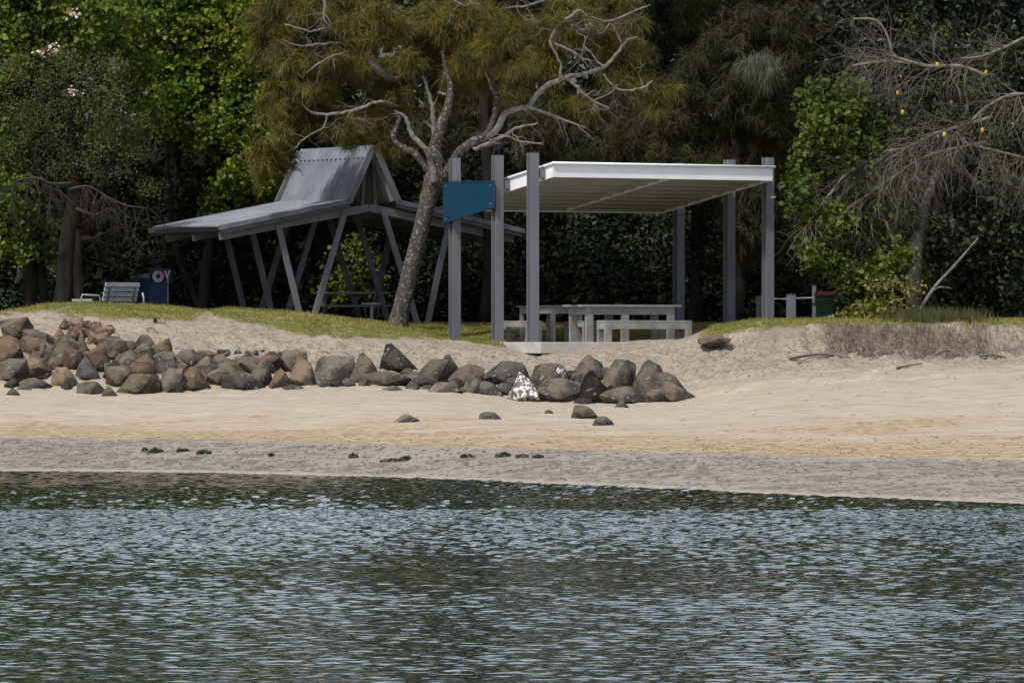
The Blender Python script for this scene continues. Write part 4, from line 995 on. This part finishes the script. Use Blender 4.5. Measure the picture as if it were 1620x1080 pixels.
# ---- broad-leaved trees
def leafy(name, base, d, clumps, per, size, m, lab, cat='tree', trunk=None, tm='bark_dark', hexa=True, dj=.7, seed=1, sub=6, k=.45, aspect=.85, thick=.8, twigs=10, tw=1.0, jitter=.8, group=None, part='foliage'):
    o = tree_root(name, base[0], base[1], d, label=lab, cat=cat, group=group); off = o.location.copy(); r = np.random.default_rng(seed)
    cl = px_clumps(clumps, d, dj, r, thick); sc = subclumps(cl, sub, r, k) + cl
    pts = clump_points(sc, per, r); v, f = leaves(pts, size, hexa=hexa, r=r, aspect=aspect, jitter=jitter); v -= np.array(off)
    crown_obj(part, v, f, m, o)
    if trunk:
        for l in trunk:
            mb = MB(); branch(mb, pxpath(l, d + .3), twigs=twigs, tw_len=tw, off=off, n=8, wob=.01); mb.build('trunk', M[tm], o, True)
    return o
leafy('hibiscus_tree', (330, 505), 121.6, [(300,60,70,70),(370,40,60,60),(250,20,50,50),(420,20,40,40),(330,130,60,50),(270,100,50,50),(400,110,50,60),(380,190,60,50),(430,200,35,50),(330,210,50,40),(400,270,55,40),(370,320,60,30),(440,290,30,30),(250,170,40,40),(300,-60,130,70),(430,-70,80,60)],
      190, .125, M['leaf_bright'], 'bright green heart-leaved tree above the left wing of the gabled shelter', seed=21,
      trunk=[[(318,520,22),(322,470,20),(330,400,18),(345,320,14),(350,200,10),(340,60,6)], [(345,330,10),(400,260,8),(420,180,5)], [(330,515,14),(300,450,12),(275,380,10),(268,300,7),(262,180,5)]])
leafy('banksia_tree', (105, 495), 116.0, [(60,110,50,40),(120,130,60,50),(170,120,40,40),(60,180,60,45),(130,200,60,45),(185,190,45,45),(30,240,40,30),(215,220,35,40),(170,250,45,30),(100,250,50,28),(230,300,22,18),(10,130,30,40)],
      260, .085, M['leaf_grey'], 'grey-green banksia with dry brown undersides over the park bench', seed=22, hexa=False, aspect=.28,
      trunk=[[(100,505,34),(103,450,32),(108,380,30),(118,300,24),(112,200,14),(100,110,8)], [(120,340,16),(150,290,12),(185,240,8),(200,190,5)], [(128,505,20),(122,430,20),(116,360,16),(70,290,10),(50,230,6)], [(108,379,10),(130,377,10),(150,377,9),(160,370,6)]], twigs=20, tw=.9)
leafy('broadleaf_tree', (30, 505), 118.2, [(40,30,70,50),(120,50,60,45),(10,90,40,40),(180,40,50,50),(200,110,40,40),(80,-60,130,70),(30,330,30,40),(20,400,35,20),(60,370,30,25),(75,400,28,16),(20,200,40,40),(10,280,30,35)],
      170, .13, M['leaf_mid'], 'mid-green tree filling the top left corner and drooping to the left of the bench', seed=23, trunk=[[(45,515,26),(50,440,24),(48,350,20),(60,200,14),(70,50,8)], [(72,510,18),(68,450,16),(60,380,12)]])
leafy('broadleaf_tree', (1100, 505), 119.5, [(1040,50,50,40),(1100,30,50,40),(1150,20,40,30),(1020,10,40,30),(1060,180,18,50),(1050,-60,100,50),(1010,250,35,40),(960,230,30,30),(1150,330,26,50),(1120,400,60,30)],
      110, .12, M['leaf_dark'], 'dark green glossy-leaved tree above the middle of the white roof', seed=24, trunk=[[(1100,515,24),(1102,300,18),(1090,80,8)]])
leafy('hibiscus_shrub', (1330, 505), 113.5, [(1290,170,28,40),(1320,200,50,45),(1350,170,30,40),(1300,260,45,50),(1350,250,50,40),(1256,290,14,26),(1275,320,24,24),(1330,320,50,30),(1385,220,30,40),(1400,330,36,26),(1340,390,55,34),(1285,405,28,24),(1380,440,45,32),(1365,485,36,24),(1420,420,26,24),(1345,140,14,20),(1268,262,10,14),(1430,385,34,34),(1400,490,50,24),(1290,370,24,34),(1440,450,26,30)],
      165, .13, M['leaf_shrub'], 'light green heart-leaved shrub right of the white roof, hiding the second bin', seed=25, cat='shrub',
      trunk=[[(1370,515,14),(1360,450,12),(1345,380,10),(1330,280,7),(1320,190,5)], [(1375,515,10),(1395,440,8),(1412,390,7),(1412,330,5)], [(1385,515,9),(1368,450,7),(1352,420,6)]])
leafy('hibiscus_shrub', (1350, 510), 111.7, [(1298,400,34,22),(1335,430,40,28),(1385,440,36,28),(1375,490,40,18),(1425,400,28,24),(1330,360,24,16),(1360,520,30,8),(1275,335,20,20),(1262,300,12,20),(1315,330,26,18)],
      90, .12, M['leaf_shrub'], 'low front part of the shrubbery, leaning over the eroded bank beneath the bare twigs', seed=29, cat='shrub', dj=.35, sub=4,
      trunk=[[(1350,520,7),(1345,470,6),(1335,420,4)], [(1358,520,6),(1380,470,5),(1400,420,3)]], twigs=6, tw=.5)
leafy('yellow_leaved_bush', (1400, 515), 110.4, [(1400,450,24,12),(1415,480,28,14),(1380,490,20,14),(1390,515,18,10),(1350,505,26,8),(1425,515,14,8),(1440,455,14,10),(1345,520,14,6),(1385,545,7,10)],
      150, .085, M['leaf_yellow'], 'small bush with yellow-green leaves spilling over the eroded bank', seed=26, cat='bush', dj=.3, sub=4,
      trunk=[[(1400,525,6),(1405,490,5),(1412,450,3)], [(1395,525,5),(1385,495,4),(1372,480,2)]], twigs=6, tw=.4)
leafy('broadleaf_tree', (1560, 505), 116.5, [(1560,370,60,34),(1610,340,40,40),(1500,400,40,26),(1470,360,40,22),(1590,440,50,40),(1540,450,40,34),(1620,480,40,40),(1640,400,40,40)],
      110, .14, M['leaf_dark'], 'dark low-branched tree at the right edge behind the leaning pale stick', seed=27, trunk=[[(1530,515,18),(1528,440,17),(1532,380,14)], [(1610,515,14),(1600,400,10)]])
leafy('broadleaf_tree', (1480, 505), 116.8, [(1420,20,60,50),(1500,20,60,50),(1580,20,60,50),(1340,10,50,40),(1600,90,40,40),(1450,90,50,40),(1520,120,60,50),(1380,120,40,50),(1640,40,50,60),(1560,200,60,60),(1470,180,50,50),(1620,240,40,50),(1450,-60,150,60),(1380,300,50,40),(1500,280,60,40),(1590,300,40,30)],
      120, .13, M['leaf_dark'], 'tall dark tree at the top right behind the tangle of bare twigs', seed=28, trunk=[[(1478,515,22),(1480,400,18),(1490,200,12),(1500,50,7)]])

# ---- bare-twigged banksia on the right
bt = tree_root('bare_banksia_tree', 1446, 508, 112.6, label='banksia with mottled trunk and a tangle of bare grey twigs with yellow flower spikes', cat='tree'); off = bt.location.copy(); D = 112.6
mb = MB(); branch(mb, pxpath([(1444, 515, 28), (1446, 470, 26), (1446, 420, 25), (1450, 385, 23, .4), (1462, 330, 17, 1.8), (1480, 280, 11, 2.6), (1500, 240, 8, 2.4), (1540, 190, 7, 1.0), (1580, 150, 5, .4)], D), off=off, n=10)
mb.build('trunk', M['bark_shaded'], bt, True)
def spray(o, lst_main, n, ang0, ang1, lmin, lmax, rad, name='twigs', depth=2, grav=-.05, tm='twig'):
    mb = MB(); sp = smooth_path(pxpath(lst_main, D)); mb.tube([v - off for v, r in sp], [r for v, r in sp], 6)
    for _ in range(n):
        v, r = sp[br.randrange(len(sp) // 5, len(sp))]; a = R(br.uniform(ang0, ang1)); d = Vector((math.cos(a), br.gauss(0, .35), math.sin(a)))
        twig(mb, v - off, d, br.uniform(lmin, lmax) * D / F, rad * br.uniform(.7, 1.2), depth, .26, grav, 6, 3, 2.3)
    mb.build(name, M[tm], o, True)
spray(bt, [(1560,120,6),(1520,105,6),(1470,105,6),(1420,92,6),(1412,84,5)], 46, 110, 262, 50, 120, .012, depth=3)
spray(bt, [(1445,100,5),(1415,98,5),(1390,98,5),(1350,104,4)], 18, 130, 250, 40, 80, .010)
spray(bt, [(1412,88,5),(1403,55,4),(1385,32,4),(1350,30,3)], 12, 110, 230, 30, 70, .009)
spray(bt, [(1570,185,6),(1520,200,6),(1480,212,6),(1440,232,5),(1390,262,4)], 90, 175, 262, 60, 130, .012, depth=3, grav=-.10)
spray(bt, [(1560,225,5),(1510,235,5),(1460,250,5),(1400,290,4),(1340,330,3)], 60, 180, 275, 50, 100, .011, grav=-.08)
spray(bt, [(1450,235,5),(1400,240,4),(1350,265,4),(1310,310,3),(1275,360,3)], 44, 190, 280, 40, 90, .010)
spray(bt, [(1530,200,6),(1560,170,5),(1600,150,5),(1640,150,4)], 50, 150, 300, 40, 110, .011, depth=3)
spray(bt, [(1620,60,5),(1590,75,5),(1550,90,4),(1520,92,3)], 30, 130, 260, 40, 90, .010)
spray(bt, [(1540,230,5),(1580,240,5),(1620,250,4),(1650,260,4)], 44, 190, 300, 40, 120, .010, grav=-.1)
spray(bt, [(1430,410,6),(1420,390,6),(1408,370,5),(1402,350,3)], 6, 60, 200, 25, 60, .009)
r_ = np.random.default_rng(31)
pts = clump_points(subclumps(px_clumps([(1540,130,45,24),(1570,135,40,24),(1500,185,40,26),(1550,220,45,24),(1600,200,40,30),(1470,140,30,20),(1440,200,30,20),(1580,260,40,24),(1500,60,40,24),(1440,40,25,18)], 112.4, .5, r_), 5, r_, .4), 130, r_)
v, f = leaves(pts, .10, hexa=False, aspect=.22, r=r_); v -= np.array(off); crown_obj('foliage', v, f, M['leaf_grey'], bt)
for px, py, s, mm in ((1483,103,9,'cone'),(1560,115,8,'cone'),(1420,147,7,'cone'),(1505,163,8,'cone_dead'),(1494,213,9,'cone'),(1554,206,8,'cone'),(1428,178,8,'cone'),(1484,217,7,'cone_dead'),(1425,121,4,'cone'),(1602,196,4,'cone'),(1268,374+4,4,'cone')):
    p = P(px, py, 111.9) - off; rr = s / F * 112 / 2 * .72
    mb = MB(); mb.tube([p + Vector((0, 0, -rr*1.4)), p + Vector((0, 0, -rr)), p, p + Vector((0, 0, rr)), p + Vector((0, 0, rr*1.4))], [rr*.3, rr*.85, rr, rr*.8, rr*.3], 8); mb.build('flower_spike', M[mm], bt, True)
for k, (px, py) in enumerate(((117, 24), (66, 83), (88, 80), (114, 146))):
    V = []
    pp = np.array(P(px, py, 115.2)) + np.random.default_rng(k).normal(0, .07, (26, 3)); vv, ff = leaves(pp, .07, r=np.random.default_rng(k))
    o = link('blossom_cluster', npmesh('blossom_cluster', vv, ff), M['blossom']); tag(o, ['pale pink blossom cluster high in the top left foliage', 'cream blossom cluster on the left banksia, upper of the close pair', 'small cream blossom right beside the other on the left banksia', 'lone dull cream blossom on the middle of the left banksia'][k], 'blossom', kind='stuff')
# twiggery under the left banksia
tb = [o for o in bpy.data.objects if o.name == 'banksia_tree'][0]; off = tb.location.copy(); D = 115.2
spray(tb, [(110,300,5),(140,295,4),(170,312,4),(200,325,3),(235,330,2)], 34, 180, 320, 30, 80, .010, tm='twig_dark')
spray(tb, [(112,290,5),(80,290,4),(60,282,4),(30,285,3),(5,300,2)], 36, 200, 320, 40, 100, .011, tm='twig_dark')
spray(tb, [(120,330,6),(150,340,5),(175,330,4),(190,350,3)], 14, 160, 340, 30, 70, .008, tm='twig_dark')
D = 112.6

# ---- leaning stick, dead limbs
mb = MB(); sp = smooth_path([(P(1452, 496, 112.2), .042), (P(1478, 455, 112.2), .036), (P(1510, 420, 112.4), .03), (P(1548, 376, 112.7), .016)])
mb.tube([v for v, r in sp], [r for v, r in sp], 8); sp = smooth_path([(P(1473, 462, 112.2), .02), (P(1487, 454, 112.1), .016), (P(1505, 456, 112.0), .008)]); mb.tube([v for v, r in sp], [r for v, r in sp], 6)
tag(mb.build('leaning_branch', M['bark_pale'], None, True), 'long pale dead branch leaning up to the right from the grass tuft', 'branch')

# ---- forest wall behind
wr = np.random.default_rng(77)
def wall_tree(seed, hgt, per=36):
    r = np.random.default_rng(seed); cl = []
    for k in range(26):
        z = r.uniform(.6, hgt - .6); rad = 2.3 * (1 - .35 * z / hgt); a = r.uniform(0, 2*math.pi); q = r.uniform(.2, 1) * rad
        cl.append((q*math.cos(a), q*math.sin(a), z, r.uniform(.8, 1.4), r.uniform(.8, 1.4), r.uniform(.6, 1.1)))
    pts = clump_points(cl + subclumps(cl, 3, r, .5), per, r); v, f = leaves(pts, .17, hexa=False, r=r, aspect=.8)
    root = bpy.data.objects.new('forest_tree', None); COL.objects.link(root)
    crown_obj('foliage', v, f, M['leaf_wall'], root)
    mb = MB(); branch(mb, [(Vector((0, 0, -.1)), .26), (Vector((.2, 0, hgt * .4)), .2), (Vector((-.1, .1, hgt * .9)), .06)], twigs=10, tw_len=2.2, n=8); mb.build('trunk', M['bark_dark'], root, True)
    return root
protos = [wall_tree(1, 12.5), wall_tree(2, 14.5), wall_tree(3, 11.0)]
GW = 'dark trees massed behind the shelters'
k = 0
for row, (yy, n) in enumerate(((124.5, 13), (129, 13), (135, 12))):
    for i in range(n):
        x = -25 + 50 * (i + .5 * (row % 2)) / (n - 1) + wr.uniform(-.8, .8); y = yy + wr.uniform(-1.2, 1.2)
        o = protos[k % 3] if k < 3 else copy_tree(protos[k % 3])
        o.location = (x, y, gz(x, y)); o.rotation_euler = (0, 0, wr.uniform(0, 6.28)); s = wr.uniform(.88, 1.15); o.scale = (s, s, s)
        tag(o, 'dense shaded tree in the dark wall of forest behind the shelters', 'tree', GW); k += 1
# far forest mass closing every gap
n = 70000; X = wr.uniform(-75, 75, n); Y = wr.uniform(142, 150, n) + np.abs(X) * .05; top = 11 + 3.5 * fbm(X, Y * 0, .12, 40); Z = 2.0 + wr.random(n) ** 1.15 * top
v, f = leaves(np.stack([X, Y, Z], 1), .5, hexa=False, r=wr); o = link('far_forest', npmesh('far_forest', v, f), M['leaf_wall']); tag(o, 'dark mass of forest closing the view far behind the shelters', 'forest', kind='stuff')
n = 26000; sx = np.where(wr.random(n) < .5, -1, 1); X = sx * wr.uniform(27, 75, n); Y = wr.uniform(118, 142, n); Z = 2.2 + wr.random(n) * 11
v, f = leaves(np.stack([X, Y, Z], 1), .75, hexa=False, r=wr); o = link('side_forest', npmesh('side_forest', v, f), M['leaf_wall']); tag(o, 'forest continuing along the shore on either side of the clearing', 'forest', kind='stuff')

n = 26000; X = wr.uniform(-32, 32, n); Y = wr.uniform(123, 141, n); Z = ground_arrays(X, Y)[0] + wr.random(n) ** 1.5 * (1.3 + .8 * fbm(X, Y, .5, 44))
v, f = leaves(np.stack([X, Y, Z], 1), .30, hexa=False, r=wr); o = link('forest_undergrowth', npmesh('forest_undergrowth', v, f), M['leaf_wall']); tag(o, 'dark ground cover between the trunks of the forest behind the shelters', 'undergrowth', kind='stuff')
# understory shrubs behind the shelters: low, dark, a few paler leaves
US = [(60,470,60,40,'low dark undergrowth behind the park bench, far left'), (270,450,50,50,'dark undergrowth under the eaves left of the gabled shelter'), (400,450,60,50,'dark shrub seen between the left slanting posts'),
      (560,440,50,40,'leafy green shrub seen through the middle V of the gabled shelter'), (690,420,40,60,'dark brown undergrowth between trunk and blue panel'), (780,440,50,50,'dark shrub between the two leftmost tall posts'),
      (930,420,70,50,'dark shrub behind the tables under the white roof'), (1040,400,60,60,'dark shrub behind the right end of the long table'), (1170,420,60,60,'dark shrub between the two right-hand tall posts'),
      (1260,420,50,60,'dark shrub behind the lone short grey post'), (1440,440,60,50,'dark undergrowth behind the mottled trunk on the right'), (1580,470,60,40,'low dark undergrowth at the right edge')]
for i, (px, py, rx, ry, lab) in enumerate(US):
    g = (i in (3,))
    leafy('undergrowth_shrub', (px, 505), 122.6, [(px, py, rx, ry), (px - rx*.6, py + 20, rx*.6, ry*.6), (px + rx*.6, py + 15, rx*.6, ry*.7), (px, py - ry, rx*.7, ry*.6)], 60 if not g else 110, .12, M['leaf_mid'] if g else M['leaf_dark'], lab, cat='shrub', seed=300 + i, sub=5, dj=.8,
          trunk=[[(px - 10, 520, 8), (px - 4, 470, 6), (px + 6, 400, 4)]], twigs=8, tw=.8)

# ------------------------------------------------------------------ grass, roots, litter
def blades(x, y, hgt, width, lean, r):
    z = ground_arrays(x, y)[0]; N = len(x); h = hgt * r.uniform(.5, 1.3, N); a = r.uniform(0, 2*math.pi, N); l = lean * h * r.random(N)
    dx = np.cos(a) * width / 2; dy = np.sin(a) * width / 2; b = r.uniform(0, 2*math.pi, N)
    p0 = np.stack([x - dx, y - dy, z - .01], 1); p1 = np.stack([x + dx, y + dy, z - .01], 1); p2 = np.stack([x + np.cos(b)*l, y + np.sin(b)*l, z + h], 1)
    return np.stack([p0, p1, p2], 1).reshape(-1, 3), (np.arange(3*N).reshape(-1, 3))
gr = np.random.default_rng(55)
n = 150000; px = gr.uniform(-60, 1700, n); Y = gr.uniform(104.8, 119, n); X = (px - 810) / F * Y
Z, T, PX = ground_arrays(X, Y); gp = np.interp(PX, GPX, GPY); pyv = 540 - (Z - H) / Y * F; nz = fbm(X, Y, 2.2, 9)
keep = ((PX < 800) & (T > 6.6) & (gp - pyv + nz * 8 > 2)) | ((PX < 800) & (T > 9.6)) | ((PX > 1120) & (T > 7.7 + nz * .2)) | ((PX >= 800) & (PX <= 1120) & (T > 11.4))
keep &= gr.random(n) < np.clip(.75 + nz * .5, .15, 1)
v, f = blades(X[keep], Y[keep], .06, .014, .8, gr); o = link('short_grass', npmesh('short_grass', v, f), M['grass']); tag(o, 'short dry olive-yellow grass covering the mounds and bank top', 'grass', kind='stuff')
n = 2600; px = np.clip(gr.normal(1480, 36, n), 1380, 1580); Y = gr.uniform(107.6, 110.6, n); X = (px - 810) / F * Y
v, f = blades(X, Y, .26, .018, .8, gr); o = link('long_grass_tuft', npmesh('long_grass_tuft', v, f), M['grass_green']); tag(o, 'tuft of longer green grass at the foot of the leaning pale branch', 'grass', kind='stuff')
# dry roots hanging over the eroded bank
n = 4200; px = np.concatenate([gr.uniform(1300, 1560, n * 2 // 3), gr.uniform(1118, 1660, n // 3)]); n = len(px); Y = gr.uniform(105.9, 107.4, n); X = (px - 810) / F * Y
nz = fbm(X, Y * 0, 1.1, 71); kp = gr.random(n) < np.clip(.42 + .8 * nz + .35 * ((px > 1310) & (px < 1470)), .05, 1) * np.clip(.15 + (px - 1240) / 110, .15, 1); X, Y = X[kp], Y[kp]; n = len(X)
Z = ground_arrays(X, Y)[0] + .03; L_ = gr.uniform(.12, .42, n) * .9; Y2_ = Y - gr.uniform(.15, .5, n); X2 = X + gr.normal(0, .07, n); Z2 = np.maximum(ground_arrays(X2, Y2_)[0] + .02, Z - L_)
w = .007; p0 = np.stack([X - w/2, Y, Z], 1); p1 = np.stack([X + w/2, Y, Z], 1); p2 = np.stack([X2, Y2_, Z2], 1); pm = (p0 + p1) / 2 * .5 + p2 * .5 + np.stack([gr.normal(0, .02, n), -gr.uniform(0, .06, n), gr.uniform(0, .05, n)], 1)
pmb = pm + np.array([w, 0, 0])
v = np.stack([p0, p1, pmb, pm, p2], 1).reshape(-1, 3); t = np.array([[0, 1, 2], [0, 2, 3], [3, 2, 4]]); f = (t[None] + (np.arange(n) * 5)[:, None, None]).reshape(-1, 3)
o = link('dry_roots', npmesh('dry_roots', v, f), M['root']); tag(o, 'mat of dry brown roots hanging over the eroded sand bank', 'roots', kind='stuff')
# small debris on the upper beach
def specks(n, pyr, pxr, smin, smax, name, lab, cat, m, seed, flat=.35):
    r = np.random.default_rng(seed); c = []
    for _ in range(n):
        q = hit(r.uniform(*pxr), r.uniform(*pyr)); c.append((q.x, q.y, q.z + .006))
    c = np.array(c); N = n; s = r.uniform(smin, smax, (N, 1)); a = r.uniform(0, 6.28, N); ax = np.stack([np.cos(a), np.sin(a) * .5, np.zeros(N)], 1) * s; bx = np.stack([-np.sin(a), np.cos(a), np.zeros(N)], 1) * s * .4
    top = c + np.array([0, 0, 1.]) * s * flat
    v = np.stack([c - ax, c + bx, c + ax, c - bx, top], 1).reshape(-1, 3); t = np.array([[0, 1, 4], [1, 2, 4], [2, 3, 4], [3, 0, 4]]); f = (t[None] + (np.arange(N) * 5)[:, None, None]).reshape(-1, 3)
    o = link(name, npmesh(name, v, f), m); tag(o, lab, cat, kind='stuff')
specks(420, (545, 600), (500, 1620), .015, .05, 'beach_litter', 'scattered twigs, shells and leaf litter on the upper sand', 'litter', M['wood'], 5)
specks(160, (520, 600), (200, 1620), .012, .03, 'shell_litter', 'pale shell fragments scattered on the upper sand', 'litter', M['shell'], 6)
specks(130, (600, 690), (820, 1620), .02, .07, 'beach_litter', 'small dark pebbles and leaves dotted over the lower sand', 'litter', M['wood'], 7, .2)
specks(700, (690, 742), (0, 1620), .015, .045, 'mud_pebbles', 'tiny dark pebbles on the wet mud flat', 'pebbles', M['weed'], 8, .3)

def weed(px0, px1, py, h, lab, i):
    q = hit((px0 + px1) / 2, py, 60, 100); r = np.random.default_rng(500 + i); w = (px1 - px0) / F * q.y; hh = h / F * q.y
    n = 160; u = r.uniform(-1, 1, n); base = np.stack([q.x + u * w / 2, q.y + r.normal(0, .07, n), q.z + np.sqrt(np.clip(1 - u*u, 0, 1)) * hh * r.random(n)], 1)
    v, f = leaves(base, .05, hexa=False, r=r, aspect=.7); o = link('seaweed_clump', npmesh('seaweed_clump', v, f), M['weed']); tag(o, lab, 'seaweed', 'seaweed clumps on the mud flat')
for i, a in enumerate([(236,256,715,6,'largest clump of dark green seaweed at the left of the mud flat'), (225,233,713,4,'tiny seaweed scrap left of the largest left clump'), (280,300,714,4,'flat seaweed scrap between the two left-hand clumps'), (312,334,718,6,'rounded seaweed clump third from the left'),
      (552,566,723,5,'small seaweed lump left of centre on the mud flat'), (602,648,730,4,'long low strip of seaweed nearest the water'), (425,434,721,3,'tiny seaweed speck left of the middle lump'), (634,650,726,4,'seaweed scrap just above the long low strip'), (728,752,723,4,'seaweed scrap left of the dark middle clump'), (784,808,722,6,'dark seaweed clump at the middle of the mud flat'), (816,836,723,4,'flat seaweed scrap right of the dark middle clump'), (842,860,724,4,'last seaweed scrap to the right on the mud flat')]): weed(*a, i)

def stick(pts, r0, name, lab, m='wood', cat='driftwood'):
    sp = []
    for px, py, lift in pts:
        q = hit(px, py, 85, 112); sp.append((q + Vector((0, -.03, lift)), r0))
    sp = smooth_path(sp); mb = MB(); mb.tube([v for v, r in sp], [r * (1 - .6 * i / len(sp)) for i, (v, r) in enumerate(sp)], 7)
    tag(mb.build(name, M[m], None, True), lab, cat)
stick([(1250,569,.03),(1300,566,.05),(1345,568,.03)], .035, 'driftwood', 'long brown driftwood log along the foot of the bank')
stick([(1262,577,.02),(1285,570,.05),(1310,569,.03)], .014, 'driftwood', 'thin crooked stick in front of the driftwood log')
stick([(1418,584,.02),(1440,581,.04),(1458,578,.02)], .025, 'driftwood', 'short flat piece of driftwood on the open sand right')
stick([(1480,566,.05),(1500,562,.08),(1530,567,.03)], .03, 'driftwood', 'brown root lying at the foot of the bank on the right')
stick([(1550,568,.04),(1575,568,.05),(1590,567,.03)], .03, 'driftwood', 'root fragment at the foot of the bank near the right edge')
stick([(232,527,.03),(240,525,.06),(250,529,.02)], .02, 'driftwood', 'small dark stick on the sand below the left mound')
q = hit(1134, 553, 100, 110); me = boulder_mesh(.75, .20, .7, 'round', 4242)
o = link('matted_turf', me, M['root']); o.location = (q.x, q.y + .12, q.z + .06); o.rotation_euler = (0, R(-6), .2)
tag(o, 'brown overhanging lump of matted turf at the left end of the bank', 'turf')
q = hit(245, 511, 100, 112); mb = MB(); mb.tube([q + Vector((0, 0, -.03)), q + Vector((.01, 0, .04)), q + Vector((0, 0, .10))], [.03, .05, .02], 8); tag(mb.build('dark_stump', M['bark_dark'], None, True), 'tiny dark stump in the sand below the left mound', 'stump')
